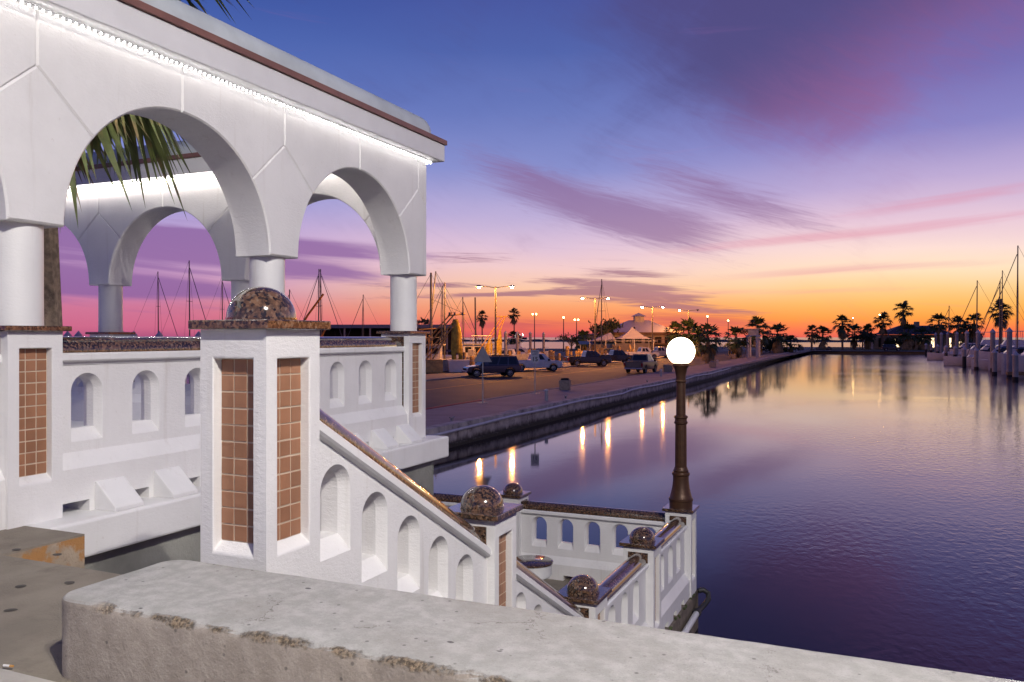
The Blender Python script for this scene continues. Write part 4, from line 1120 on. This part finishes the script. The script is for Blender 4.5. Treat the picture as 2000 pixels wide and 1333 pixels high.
for i in range(6): 
    wd = MB().box(-5.9 + i * 2.1, -4.5 + i * 2.1, -.04, -.005, 2.4, 3.7).build('window', 'dark_void', bl)
MB().box(1.5, 7.8, -4.0, -.05, 2.2, 2.4).build('balcony', 'wall_wood', bl)
for i in range(9): MB().box(1.5 + i * .77, 1.6 + i * .77, -4.0, -3.9, 2.401, 3.2).build('balcony_post', 'wall_wood', bl)
MB().box(1.5, 7.8, -4.0, -3.9, 3.201, 3.3).build('balcony_rail', 'wall_wood', bl)
for dx in (1.7, 4.5, 7.5): MB().box(dx - .1, dx + .1, -3.9, -3.7, 0, 2.199).build('balcony_leg', 'wall_wood', bl)
MB().sphere((-2.0, -.9, 5.55), .28, 10, 6).build('roof_vent', 'dark_void', bl)

tn = thing('tent', 'white peaked event tent in front of the restaurant', 'tent', (-43.4, 156.0, .78), R(23.857))
def tentroof(cx, hw, z0, zp, name='canopy'):
    m = MB(); k = 8; vs = []
    for j in range(7):
        s_ = 1 - j / 6; zz = z0 + (zp - z0) * (j / 6) ** 1.7; 
        for (ax, ay) in ((-1, -1), (0, -1), (1, -1), (1, 0), (1, 1), (0, 1), (-1, 1), (-1, 0)):
            vs.append((cx + ax * hw * max(s_, .015), ay * 2.8 * max(s_, .015), zz - (.12 * s_ * (1 - s_) if (ax == 0 or ay == 0) else 0)))
    m.add(vs, [(j * 8 + i, j * 8 + (i + 1) % 8, (j + 1) * 8 + (i + 1) % 8, (j + 1) * 8 + i) for j in range(6) for i in range(8)])
    m.build(name, 'tent_white', tn, smooth=False)
tentroof(0, 3.6, 3.35, 5.65)
MB().add([(-8.0, -2.6, 3.0), (-3.65, -2.6, 3.3), (-3.65, 2.6, 3.3), (-8.0, 2.6, 3.0), (-4.2, 0, 4.6), (-7.2, 0, 3.4)], [(0, 1, 4, 5), (2, 3, 5, 4), (1, 2, 4), (3, 0, 5)]).build('side_canopy', 'tent_white', tn)
MB().box(-9, 4.4, -2.9, -2.82, 2.9, 3.0).build('valance', 'tent_white', tn)
for dx in (-8.5, -5.5, -3.6, 0, 3.6):
    for dy in (-2.7, 2.7): MB().box(dx - .07, dx + .07, dy - .07, dy + .07, 0, 3.2).build('pole', 'pile_cap', tn)
cv_ = thing('awning', 'low blue awning beside the white tent', 'awning', (-49.5, 152.5, .78), R(23.857))
MB().add([(-3.5, -2, 2.3), (3.5, -2, 2.3), (3.5, 2, 2.9), (-3.5, 2, 2.9)], [(0, 1, 2, 3)]).build('canvas', 'boat_blue', cv_)
for dx in (-3.3, 3.3): MB().box(dx - .06, dx + .06, -1.9, -1.8, 0, 2.3).build('pole', 'galv', cv_)
sh = thing('storage_hut', 'small ochre box hut left of the restaurant roof', 'hut', (-54.6, 165, .78), R(23.857))
sh['label'] = 'small ochre box hut beside the leafy tree and restaurant'
MB().box(-2.4, 2.4, 0, 4, 0, 4.2).build('wall', 'wall_tan', sh); MB().box(-2.6, 2.6, -.2, 4.2, 4.201, 4.4).build('roof', 'roof_metal', sh)
MB().box(-.5, .5, -.04, -.005, 0, 2.1).build('door', 'wall_wood', sh)

ds = thing('boat_shed', 'long dark boat shed with flat blue roof across the marina', 'boat shed', (-97, 143, 0), R(23.857))
MB().box(-15, 19, 0, 14, 6.35, 7.05).build('roof', 'shed_roof', ds)
MB().box(-14.5, 18.5, 10, 10.2, .5, 6.349).build('back_wall', 'dark_void', ds)
for i in range(7): MB().box(-14.5 + i * 5.3, -14.2 + i * 5.3, .3, .6, -1, 6.349).build('post', 'pile_white', ds)
MB().box(-15, 19, 0, 1.2, .4, .7).build('dock', 'wood_pile', ds)

fh = thing('shore_house', 'low shore house with dark roof and lit windows behind palms', 'house', (13.5, 277, .8), R(16))
MB().box(-15, 16, 0, 10, 0, 4.4).build('wall', 'wall_tan', fh)
MB().add([(-12, -1.5, 4.5), (8, -1.5, 4.5), (8, 11.5, 4.5), (-12, 11.5, 4.5), (-6, 5, 7.2), (3, 5, 7.2)], [(0, 1, 5, 4), (1, 2, 5), (2, 3, 4, 5), (3, 0, 4), (0, 3, 2, 1)]).build('roof', 'roof_dark', fh)
MB().box(8.2, 16.4, -.4, 10.4, 4.41, 4.8).build('flat_roof', 'roof_dark', fh)
MB().box(-1.6, -.4, 4, 5.5, 6.4, 8.4).build('chimney', 'wall_tan', fh)
for i, (a, b, on) in enumerate([(-13.5, -12, 0), (-9, -7.6, 1), (-6.5, -5, 0), (-4, -3, 0), (-1.5, -.8, 1), (1.6, 2.5, 1), (4, 5, 0), (6.4, 7.2, 1), (8.8, 10.2, 1), (12, 13.4, 0)]):
    MB().box(a, b, -.06, -.01, .6, 3.4).build('window', 'lit_window' if on else 'dark_void', fh)
for dx in (-11, -6, -1, 4): MB().box(dx - .15, dx + .15, -1.3, -1.0, 0, 4.49).build('porch_post', 'pile_white', fh)

# ------------------------------------------------------------------ trees and palms across the basin
SH = .8
P_ = [  # label, x, y, height, crown, seed, skirt
 ('single fan palm on the sidewalk just beyond the globe lamp', -20.85, 112.7, 3.6, 2.1, 1, 14),
 ('fan palm between white posts on the sidewalk', -22.1, 145, 3.7, 2.4, 2, 14),
 ('broad palm in the clump by the restaurant corner', -33.3, 160.5, 4.6, 3.2, 3, 16),
 ('leaning palm at the back of the restaurant clump', -36.2, 162.0, 4.9, 2.6, 4, 10),
 ('low spreading palm beside the street in the restaurant clump', -31.2, 158, 3.2, 2.8, 5, 12),
 ('round crowned palm rising behind the white post frame', -24.4, 191.5, 5.6, 3.3, 6, 12),
 ('bushy palm at the end of the sidewalk near the shore corner', -21.0, 198.6, 4.4, 2.9, 7, 30),
 ('low dark palm bush at the shore corner', -18.6, 205, 2.4, 2.6, 8, 24),
 ('slim fan palm first on the far lawn', -17.3, 254.8, 5.2, 2.3, 9, 6),
 ('fan palm with rounded crown second on the far lawn', -14.4, 256, 4.6, 3.0, 10, 14),
 ('tall shaggy palm alone on the far lawn', -9.1, 258.4, 8.0, 3.1, 11, 26),
 ('medium palm behind the tall shaggy palm', -6.0, 265, 5.0, 3.0, 12, 12),
 ('low palm at the end of the far house', -2.4, 267, 5.0, 3.0, 13, 18),
 ('tall palm next to the far house lamp', 1.6, 266, 8.6, 3.0, 14, 12),
 ('tallest palm above the far house roof', 7.6, 269.5, 11.8, 3.0, 15, 14),
 ('bushy palm in front of the far house windows', 8.2, 262, 5.2, 3.4, 16, 30),
 ('palm in front of the far house roof edge', 12.0, 268, 4.4, 3.0, 17, 20),
 ('windswept palm first behind the marina boats', 17.0, 272, 8.2, 3.4, 18, 14),
 ('windswept palm second behind the marina boats', 21.8, 274, 7.6, 3.2, 19, 14),
 ('windswept palm third behind the marina boats', 26.2, 276, 8.4, 3.0, 20, 14),
 ('low palm filling the gap behind the marina pilings', 23.8, 280, 5.4, 3.2, 22, 18),
 ('tall palm behind the yacht masts', 31.6, 265, 11.2, 3.3, 23, 14),
 ('tall thin palm beyond the shrimp boats near the first street lamp', -100.6, 207, 9.4, 1.9, 24, 20),
 ('tall thin palm standing alone against the red horizon', -94.8, 216, 10.4, 1.9, 25, 20),
 ('low round palm between the capped marina pilings', -90, 205, 3.6, 2.6, 26, 12),
 ('palm beside the bare little tree near the restaurant', -55.0, 160, 3.4, 2.3, 27, 10),
 ('palm above the boat shed seen between the columns', -118, 205, 7.0, 2.8, 28, 12),
]
for lab, x, y, h, c, sd, sk in P_:
    palm(lab, x, y, SH if y > 150 or x > -41 else .8, h, c, 30, sd * 3 + 1, sk, .16 if c < 2 else .25, rz=sd)
def broadleaf(label, x, y, z, h, r, n, seed, cat='tree', leaf=.32, flat=.8):
    rnd = random.Random(seed); t_ = thing('leafy_tree', label, cat, (x, y, z))
    tr = MB(); tr.tube([(0, 0, 0), (.1, .05, h * .35), (.05, .1, h * .6)], [r * .09, r * .07, r * .05], 7); cl_ = []
    for i in range(9):
        a = rnd.uniform(0, 6.28); q = rnd.uniform(.3, .85) * r; c = Vector((math.cos(a) * q, math.sin(a) * q, h * .6 + rnd.uniform(-.1, .75) * r * flat))
        tr.tube([(.05, .1, h * rnd.uniform(.35, .58)), tuple(c * .6 + Vector((0, 0, h * .22))), tuple(c)], [r * .04, r * .025, r * .01], 5); cl_.append(c)
    tr.build('trunk', 'bark', t_)
    cw = MB()
    for i in range(n):
        c = rnd.choice(cl_); d = Vector((rnd.gauss(0, 1), rnd.gauss(0, 1), rnd.gauss(0, .7))); p_ = c + d * r * .20
        u = Vector((rnd.gauss(0, 1), rnd.gauss(0, 1), rnd.gauss(0, 1))).normalized(); v = u.orthogonal().normalized(); s_ = leaf * rnd.uniform(.5, 1.2)
        cw.add([p_ - u * s_, p_ + v * s_ * .45, p_ + u * s_, p_ - v * s_ * .45], [(0, 1, 2, 3)])
    cw.build('crown', 'leaf', t_); return t_
broadleaf('tall leafy tree next to the restaurant roof', -50.6, 160.6, .8, 7.6, 3.2, 1100, 1, leaf=.36)
broadleaf('bare little tree with thin leaves by the marina', -57.5, 160, .8, 4.6, 2.4, 260, 2, leaf=.28)
broadleaf('rounded shrub tree above the boat shed roof', -114, 190, .8, 8.0, 4.5, 900, 3, leaf=.5)
broadleaf('dark hedge bush beside the post frame', -27.5, 196, .8, 2.6, 2.6, 700, 4, 'bush', .4)
broadleaf('dark rounded bush at the end of the sidewalk', -23.0, 203, .8, 2.2, 2.3, 700, 5, 'bush', .4)
broadleaf('leafy tree on the lawn beside the tall shaggy palm', -3.8, 262, .8, 5.2, 3.0, 600, 6, leaf=.45)
broadleaf('low bush under the far house palms', 5.0, 270, .8, 3.0, 3.0, 700, 7, 'bush', .45)
for i, (x, y, s_, lb) in enumerate([(-19.5, 245, 1.0, 'grey boulder heap at the corner of the far lawn'), (-12.5, 252, .9, 'brown boulder on the far lawn under the palms'), (-15.3, 252, .8, 'dark boulder on the far lawn by the slim palm')]):
    m = MB(); m.sphere((0, 0, .4 * s_), .9 * s_, 9, 6, .8); m.v = [tuple(Vector(v) * (1 + .25 * noise.noise(Vector(v) * 1.7 + Vector((i * 7, 0, 0))))) for v in m.v]
    tag(m.build('boulder', 'rock', loc=(x, y, .8)), lb, 'boulder')

# ------------------------------------------------------------------ boats and pilings
def hull(L, B, H, sheer=.35, n=9, stern=.8):
    vs = []; 
    for i in range(n):
        k = i / (n - 1); b = B / 2 * (stern + (1 - stern) * min(1, k * 2.2)) * (1 - max(0, (k - .45) / .55) ** 2.2)
        zt = H + sheer * k * k; b = max(b, .03); x = (k - .5) * L + (.0 if k < 1 else 0)
        vs += [(x, -b, zt), (x, -b * .86, H * .35), (x - .0, -b * .25, -.35), (x, b * .25, -.35), (x, b * .86, H * .35), (x, b, zt)]
    fs = [(i * 6 + k, i * 6 + k + 1, i * 6 + k + 7, i * 6 + k + 6) for i in range(n - 1) for k in range(5)]
    fs += [(0, 1, 2, 3, 4, 5)] + [(i * 6 + 5, i * 6, i * 6 + 6, i * 6 + 11) for i in range(n - 1)]
    return MB().add(vs, fs)
def sailboat(label, x, y, rz, L=10, mast=13, mat='boat_white', side=1, cover='canvas_dark'):
    t_ = thing('sailboat', label, 'sailboat', (x, y, 0), R(rz), 'sailboats moored in the marina')
    hull(L, L * .3, 1.1).build('hull', mat, t_, smooth=True)
    MB().frustum((-L * .18, L * .22, -L * .09, L * .09), (-L * .16, L * .17, -L * .075, L * .075), 1.05, 1.65).build('cabin', mat, t_, bevel=.05)
    mx = L * .08
    MB().tube([(mx, 0, 1.0), (mx - .1, 0, mast)], [.11, .075], 7).build('mast', 'mast', t_)
    MB().tube([(mx, 0, 2.3), (mx - L * .42, 0, 2.35)], .16, 7).build('boom', cover, t_)
    for s_ in (-1, 1):
        MB().tube([(mx, s_ * L * .14, 1.2), (mx - .06, s_ * .75, mast * .62), (mx - .1, 0, mast * .97)], .018, 4).build('shroud', 'wire', t_)
        MB().tube([(mx - .05, 0, mast * .62), (mx - .05, s_ * .75, mast * .62)], .03, 4).build('spreader', 'mast', t_)
    MB().tube([(L * .48, 0, 1.4), (mx + .0, 0, mast * .93)], .05, 5).build('forestay', 'mast', t_)
    MB().tube([(-L * .48, 0, 1.2), (mx - .1, 0, mast)], .018, 4).build('backstay', 'wire', t_)
    return t_
def cruiser(label, x, y, rz, L=11, flat=False, group='motor boats moored in the marina'):
    t_ = thing('motor_boat', label, 'motor boat', (x, y, 0), R(rz), group)
    B = L * .32
    hull(L, B, 1.25, .7, stern=.95).build('hull', 'boat_white', t_, smooth=True)
    MB().frustum((-L * .25, L * .24, -B * .38, B * .38), (-L * .22, L * .10, -B * .33, B * .33), 1.35, 2.5).build('cabin', 'boat_white', t_, bevel=.06)
    for s_ in (-1, 1):
        for k in range(3):
            xa = -L * .2 + k * L * .105
            MB().add(quad_on((-L * .25, s_ * B * .38, 1.35), (L * .24, s_ * B * .38, 1.35), (L * .10, s_ * B * .33, 2.5), (-L * .22, s_ * B * .33, 2.5), .08 + k * .26, .28 + k * .26, .35, .85, .015), QF).build('window', 'glass', t_)
    MB().add(quad_on((L * .24, -B * .38, 1.35), (L * .24, B * .38, 1.35), (L * .10, B * .33, 2.5), (L * .10, -B * .33, 2.5), .08, .92, .3, .9, .015), QF).build('windscreen', 'glass', t_)
    if not flat:
        MB().frustum((-L * .2, L * .06, -B * .3, B * .3), (-L * .2, L * .02, -B * .28, B * .28), 2.501, 3.1).build('flybridge', 'boat_white', t_, bevel=.05)
        for a in (-.18, .0):
            for s_ in (-1, 1): MB().tube([(L * a, s_ * B * .27, 3.0), (L * a + .1, s_ * B * .25, 4.2)], .035, 5).build('support', 'galv', t_)
        MB().box(-L * .2, L * .04, -B * .3, B * .3, 4.2, 4.28).build('bimini', 'boat_white', t_)
    rl = [(L * .12, s_ * 0, 0) for s_ in (0,)]
    for s_ in (-1, 1):
        MB().tube([(L * -.05, s_ * B * .47, 2.1), (L * .25, s_ * B * .42, 2.3), (L * .49, s_ * .08, 2.6)], .02, 4).build('bow_rail', 'chrome', t_)
    MB().tube([(-L * .1, 0, 3.1 if not flat else 2.5), (-L * .14, 0, 5.6 if not flat else 4.6)], .02, 4).build('antenna', 'wire', t_)
    return t_
# marina behind the pavilion
sailboat('sailboat mast seen first through the wide pavilion arch', -112.3, 103.4, 20, 11, 15.6)
sailboat('tallest sailboat mast seen through the wide pavilion arch', -92.2, 90.5, 12, 11, 15.6)
sailboat('sailboat mast seen beside the middle pavilion column', -102.3, 107.9, 15, 10, 14.8)
sailboat('short sailboat mast just past the granite dome', -77.6, 96.9, 200, 9, 11.4)
sailboat('sailboat mast behind the orange crane arm', -80.9, 106.4, 20, 11, 15.2)
sailboat('sailboat mast rising through the orange crane arm', -73.6, 98.7, 190, 11, 14.4)
sailboat('sailboat mast in front of the boat shed', -84.8, 126.5, 200, 10, 12.2)
sailboat('sailboat mast behind the shrimp boat rigging', -62.1, 114.7, 190, 9, 12.6)
sailboat('small sailboat mast above the shrimp nets', -60.2, 115.5, 10, 9, 10.8)
sailboat('sailboat with single tall mast in front of the tent', -43.4, 137.5, 260, 10, 14.5)
cruiser('white motor boat moored behind the shrimp nets', -60, 104, 30, 11)
cruiser('white motor boat moored behind the quay pilings', -56, 122, 200, 10, True)
cruiser('white motor boat below the low round palm', -60, 139, 20, 11)
cruiser('white motor boat by the boat shed', -93, 130, 60, 9)
# shrimp boat
def shrimper(label, x, y, L, boat):
    t_ = thing('shrimp_boat', label, 'shrimp boat', (x, y, 0), R(23.857), 'shrimp boats at the quay')
    hull(L, 4.4, 1.5, 1.1).build('hull', 'hull_shrimp', t_, smooth=True)
    MB().box(-3.6, .2, -1.4, 1.4, 1.5, 3.5).build('wheelhouse', 'boat_white', t_, bevel=.05)
    for k in range(3): MB().box(-3.3 + k * 1.2, -2.5 + k * 1.2, -1.43, -1.405, 2.5, 3.2).build('window', 'glass', t_)
    MB().box(-4.2, .6, -1.7, 1.7, 3.501, 3.62).build('wheelhouse_roof', 'hull_shrimp', t_)
    for k in range(4): MB().tube([(-4.0 + k * 1.4, -1.6, 3.6), (-4.0 + k * 1.4, -1.6, 4.4)], .03, 4).build('roof_rail_post', 'galv', t_)
    MB().tube([(-4.0, -1.6, 4.4), (.3, -1.6, 4.4)], .03, 4).build('roof_rail', 'galv', t_)
    return t_
def cone_net(t_, x, y, z0, z1, r0, r1, seed):
    m = MB(); n_ = 11; vs = []; rows = 11
    for j in range(rows):
        k = j / (rows - 1); zz = z0 + (z1 - z0) * k; rr = r0 + (r1 - r0) * math.sin(min(1, k * 1.9) * 1.45) * (1 - .45 * max(0, k - .5))
        for i in range(n_):
            a = 2 * math.pi * i / n_; q = rr * (1 + .35 * noise.noise(Vector((i * .9, k * 2, seed)))); vs.append((x + q * math.cos(a) + .25 * k * math.sin(seed), y + q * .6 * math.sin(a), zz))
    m.add(vs, [(j * n_ + i, j * n_ + (i + 1) % n_, (j + 1) * n_ + (i + 1) % n_, (j + 1) * n_ + i) for j in range(rows - 1) for i in range(n_)])
    m.build('net', 'net', t_, smooth=True)
sb = shrimper('rusty shrimp boat with long booms and hanging golden net beside the pavilion', -47.4, 86.0, 14, 1)
MB().tube([(-1.0, 0, 1.5), (-1.05, 0, 12.1)], [.2, .12], 7).build('mast', 'mast', sb)
MB().tube([(-1.2, .3, 5.5), (-.5, .3, 12.3)], [.12, .07], 6).build('topmast', 'mast', sb)
MB().tube([(.5, .6, 1.5), (.55, .6, 11.0)], [.12, .08], 6).build('after_mast', 'mast', sb)
for k, (xa, za, xb, zb) in enumerate(((-2.6, 2.6, 1.7, 7.3), (-2.3, 2.2, 1.9, 7.0), (-1.9, 1.7, 2.0, 6.4), (-1.6, 1.5, 2.2, 6.1), (-1.0, 1.2, 1.2, 4.6))):
    MB().tube([(xa, -3.0 - .1 * k, za), (xb, -3.2 - .1 * k, zb)], .085, 6).build('boom', 'boom_paint', sb)
MB().tube([(1.2, -3.3, 6.9), (3.2, -3.3, 7.15)], .09, 6).build('yard', 'boom_paint', sb)
for dx in (1.4, 2.0, 2.9): MB().box(dx - .1, dx + .1, -3.45, -3.25, 6.95, 7.3).build('block', 'mast', sb)
cone_net(sb, 2.1, -3.3, 6.5, 2.6, .28, .62, 1.0)
cone_net(sb, 1.75, -3.4, 5.0, .9, .10, .26, 2.0)
cone_net(sb, 2.65, -3.4, 4.4, 1.1, .10, .24, 3.0)
for k in range(4): MB().tube([(-1.9 + k * .33, -2.4, .9), (-1.75 + k * .36, -2.4, 5.4 - .35 * k)], .07, 5).build('gallows_post', 'boom_paint', sb)
MB().tube([(-2.2, -2.4, 5.3), (-.2, -2.4, 5.45)], .08, 5).build('gallows_beam', 'boom_paint', sb)
for (a, b) in (((-1.05, 0, 12.0), (-6.5, 0, 2.2)), ((-1.05, 0, 12.0), (1.7, -3.2, 7.2)), ((-.5, .3, 12.2), (5.5, 0, 2.4)), ((-1.05, 0, 9.0), (3.2, -3.3, 7.1)), ((.55, .6, 10.9), (-3.5, 0, 3.6)), ((-.5, .3, 12), (2.6, .5, 4))):
    MB().tube([a, b], .022, 4).build('stay', 'wire', sb)
for k, xx in enumerate((3.4, 4.5)): MB().box(xx, xx + .8, -1.2, 1.2, 1.7, 3.0 - .4 * k).build('deck_winch', 'hull_shrimp', sb)
for xx in (4.0, 5.4, 6.0): MB().tube([(xx, -1.4, 2.0), (xx, -1.4, 4.6)], .05, 5).build('deck_frame', 'pile_cap', sb)
MB().tube([(3.8, -1.4, 4.6), (6.2, -1.4, 4.6)], .05, 5).build('deck_frame_rail', 'pile_cap', sb)
s2 = shrimper('second shrimp boat with slanted booms behind the grey SUV', -45.6, 96.5, 12, 2)
MB().tube([(-2, 0, 1.4), (-2.1, 0, 9.6)], [.16, .1], 6).build('mast', 'mast', s2)
for dx in (0, .45): MB().tube([(-2.4 + dx, -3.2, 1.4), (1.4 + dx, -3.3, 7.0)], .085, 6).build('boom', 'boom_paint', s2)
MB().tube([(.7, -3.4, 7.0), (2.1, -3.4, 7.05)], .08, 5).build('yard', 'boom_paint', s2)
MB().tube([(1.8, -3.4, 7.0), (1.2, -3.4, 5.2)], .07, 5).build('yard_strut', 'boom_paint', s2)
cone_net(s2, -.1, -3.4, 4.4, 1.3, .06, .42, 4.0)
cone_net(s2, 1.2, -3.4, 5.6, 1.3, .05, .36, 5.0)
cr = thing('crane', 'orange crane arm standing over the granite dome', 'crane', (-66, 84.5, 0), R(24))
MB().tube([(0, 0, 0), (0, 0, 4.5)], .4, 8).build('tower', 'crane_orange', cr)
MB().tube([(-1.2, 0, 4.4), (.4, 0, 7.2), (2.4, 0, 9.9)], .14, 6).build('jib', 'crane_orange', cr)
MB().tube([(-.9, .3, 6.4), (3.0, .3, 6.2)], .11, 6).build('cross_bar', 'crane_orange', cr)
MB().tube([(3.0, .3, 6.2), (2.0, .3, 4.4)], .11, 6).build('strut', 'crane_orange', cr)
MB().tube([(.2, .3, 6.4), (.1, .3, 4.4)], .09, 6).build('strut', 'crane_orange', cr)
MB().tube([(-1.4, .2, 4.4), (2.4, .2, 4.5)], .1, 6).build('base_bar', 'crane_orange', cr)
# work gear on the quay
q1 = thing('fish_tote', 'orange lit wooden crate stack on the quay by the shrimp net', 'crate', (-42.2, 74.5, .78), R(30))
MB().box(-1.3, 1.3, -.9, .9, 0, 1.3).build('crate', 'boom_paint', q1, bevel=.04); MB().box(-1.25, 1.25, -.85, .85, 1.301, 1.36).build('lid', 'wood_pile', q1)
q2 = thing('fish_tote', 'white plastic fish tote beside the crate stack', 'crate', (-40.2, 77.0, .78), R(30))
MB().frustum((-1.0, 1.0, -.7, .7), (-1.1, 1.1, -.8, .8), 0, 1.2).build('tub', 'boat_white', q2, bevel=.05); MB().box(-1.15, 1.15, -.85, .85, 1.201, 1.28).build('lid', 'boat_white', q2)
def piling(name, label, x, y, ztop, r, kind, group):
    t_ = thing(name, label, 'piling', (x, y, 0), 0, group)
    if kind == 'wood':
        MB().lathe([(r, -1), (r * .96, ztop - .05), (r * .85, ztop)], 10).build('shaft', 'wood_pile', t_, smooth=True)
        MB().lathe([(r * 1.03, ztop - .6), (r * 1.03, ztop - .5)], 10).build('band', 'steel', t_)
    else:
        zt_ = 1.55 if kind == 'tar' else .35
        MB().lathe([(r * 1.03, -1), (r * 1.03, zt_)], 12).build('tarred_foot', 'pile_tar', t_, smooth=True)
        MB().lathe([(r, zt_), (r, ztop)], 12).build('shaft', 'pile_white', t_, smooth=True)
        MB().lathe([(r * 1.25, ztop), (r * 1.25, ztop + r * .35), (.02, ztop + r * 1.9)], 12).build('cap', 'pile_cap', t_)
    return t_
rnd = random.Random(12)
PL = 'brown timber piling at the lamp lit quay edge beyond the parked trucks'
for i in range(48):
    y = 84 + i * 1.45 + rnd.uniform(-.9, .9)
    piling('timber_piling', PL, -41.5 - rnd.random() * 2.4, y, rnd.uniform(2.0, 3.1), rnd.uniform(.2, .3), 'wood', 'timber pilings at the quay edge')
for i, (x, y) in enumerate([(-53.5, 118.5), (-55.8, 128.4), (-57.6, 138.5), (-59.1, 148.8)]):
    piling('capped_piling', ('tall pointed cap piling closest to the shrimp boats', 'second tall pointed cap piling away from the shrimp boats', 'third tall pointed cap piling away from the shrimp boats', 'tall pointed cap piling next to the single lit lamp pole')[i], x, y, 5.0, .25, 'pale', 'tall capped pilings in the marina')
for i, (x, y) in enumerate([(-98.7, 76.6), (-97.9, 77.6), (-93.0, 80.5), (-92.0, 81.4), (-89.5, 83.4), (-86, 87), (-96, 60)]):
    piling('capped_piling', 'capped piling tip over the pavilion rail, ' + ('first of seven', 'second of seven', 'third of seven', 'fourth of seven', 'fifth of seven', 'last of seven', 'behind the palm trunk')[i], x, y, 4.55, .40, 'pale', 'capped pilings behind the pavilion')
# marina opposite: pilings in two heights
SP = [(13.1, 98.7), (12.8, 112.6), (12.6, 130), (12.1, 141.2), (12.0, 156), (11.7, 171), (11.4, 189), (11.1, 205), (10.8, 220)]
for i, (x, y) in enumerate(SP):
    piling('dock_piling', ['short pale piling nearest along the yacht dock', 'short pale piling second along the yacht dock', 'short pale piling third along the yacht dock', 'short tarred piling fourth along the yacht dock', 'short tarred piling fifth along the yacht dock', 'short tarred piling sixth along the yacht dock', 'short tarred piling seventh along the yacht dock', 'short tarred piling eighth along the yacht dock', 'short tarred piling last along the yacht dock'][i], x, y, 2.55, .27, 'tar' if i > 2 else 'pale', 'short pilings of the yacht dock')
for i, (x, y) in enumerate([(14.0, 110), (14.0, 125), (14.0, 142), (13.9, 158), (13.8, 176), (13.6, 194), (13.4, 210), (13.2, 226)]):
    piling('tall_dock_piling', ['tall pale capped piling nearest among the yachts', 'tall pale capped piling second among the yachts', 'tall pale capped piling third among the yachts', 'tall pale capped piling fourth among the yachts', 'tall pale capped piling fifth among the yachts', 'tall pale capped piling sixth among the yachts', 'tall pale capped piling seventh among the yachts', 'tall pale capped piling last among the yachts'][i], x, y, 5.05, .29, 'pale', 'tall pilings of the yacht dock')
dk = thing('yacht_dock', 'low floating dock between the yachts and pilings', 'dock')
MB().box(13.3, 30, 106, 107.4, .25, .6).build('finger', 'wood_pile', dk); MB().box(13.3, 30, 138, 139.4, .25, .6).build('finger', 'wood_pile', dk); MB().box(13.3, 30, 172, 173.4, .25, .6).build('finger', 'wood_pile', dk)
MB().box(30, 32, 95, 230, .25, .6).build('walkway', 'wood_pile', dk)
for lab, x, y, L, fl_ in (('large white motor yacht nearest in the yacht dock', 20.6, 113.5, 14, False), ('white motor yacht with flybridge second in the yacht dock', 20.2, 127, 13, False), ('white motor yacht with open bow third in the yacht dock', 19.6, 140.5, 12, True), ('white motor yacht fourth in the yacht dock', 19.6, 157, 12, False), ('small white motor boat fifth in the yacht dock', 18.8, 167, 10, True), ('white motor yacht sixth in the yacht dock', 19.4, 186, 12, False), ('small white motor boat last in the yacht dock', 18.4, 203, 10, True)):
    cruiser(lab, x, y, 180 + (hash(int(x * 10)) % 5) - 2, L, fl_, 'motor yachts in the dock').scale = (1, 1, 1.28)
sailboat('sailboat with dark mast first behind the dock pilings', 13.6, 182, 182, 9, 10.6)
sailboat('sailboat with dark mast above the open bow yacht', 15.3, 148.5, 180, 11, 13.4)
sailboat('sailboat with mast crossing the tall palm', 17.9, 144.2, 178, 11, 13.0)
sailboat('sailboat with taller mast behind the tall palm', 21.8, 173.2, 180, 12, 16.6)
sailboat('sailboat with the tallest mast in the yacht dock', 18.5, 130.2, 180, 13, 16.9)
# lit ship on the horizon
sp_ = thing('lit_ship', 'tiny ship with bright white lights on the sea horizon', 'ship', (-640, 1480, 0), R(20))
MB().box(-16, 16, -3, 3, -1, 4).build('hull', 'roof_dark', sp_); rnd = random.Random(2); lt = MB()
for k in range(22): lt.sphere((rnd.uniform(-9, 9), -3.2, 5 + abs(rnd.gauss(0, 4))), .9, 6, 4)
lt = lt.build('deck_lights', 'ship_lights', sp_); lt['kind'] = 'stuff'
# ------------------------------------------------------------------ the terrace lamp that lights this corner of the quay
al = thing('terrace_lamp', 'tall twin head lamp pole on the terrace behind the viewer', 'lamp', (6.4, -2.6, TZ))
MB().lathe([(.12, 0), (.10, 4), (.07, 8.9)], 14).build('pole', 'pole_paint', al, smooth=True)
for k, dx in enumerate((-.75, .25)):
    MB().tube([(0, 0, 8.8), (dx, 0, 8.95)], .035, 6).build('arm', 'pole_paint', al)
    MB().frustum((dx - .28, dx + .28, -.2, .2), (dx - .2, dx + .2, -.12, .12), 8.93, 9.1).build('lamp_head', 'pole_paint', al)
    MB().sphere((dx, 0, 8.86), .12, 12, 7, .6).build('lens', 'halide', al, smooth=True)
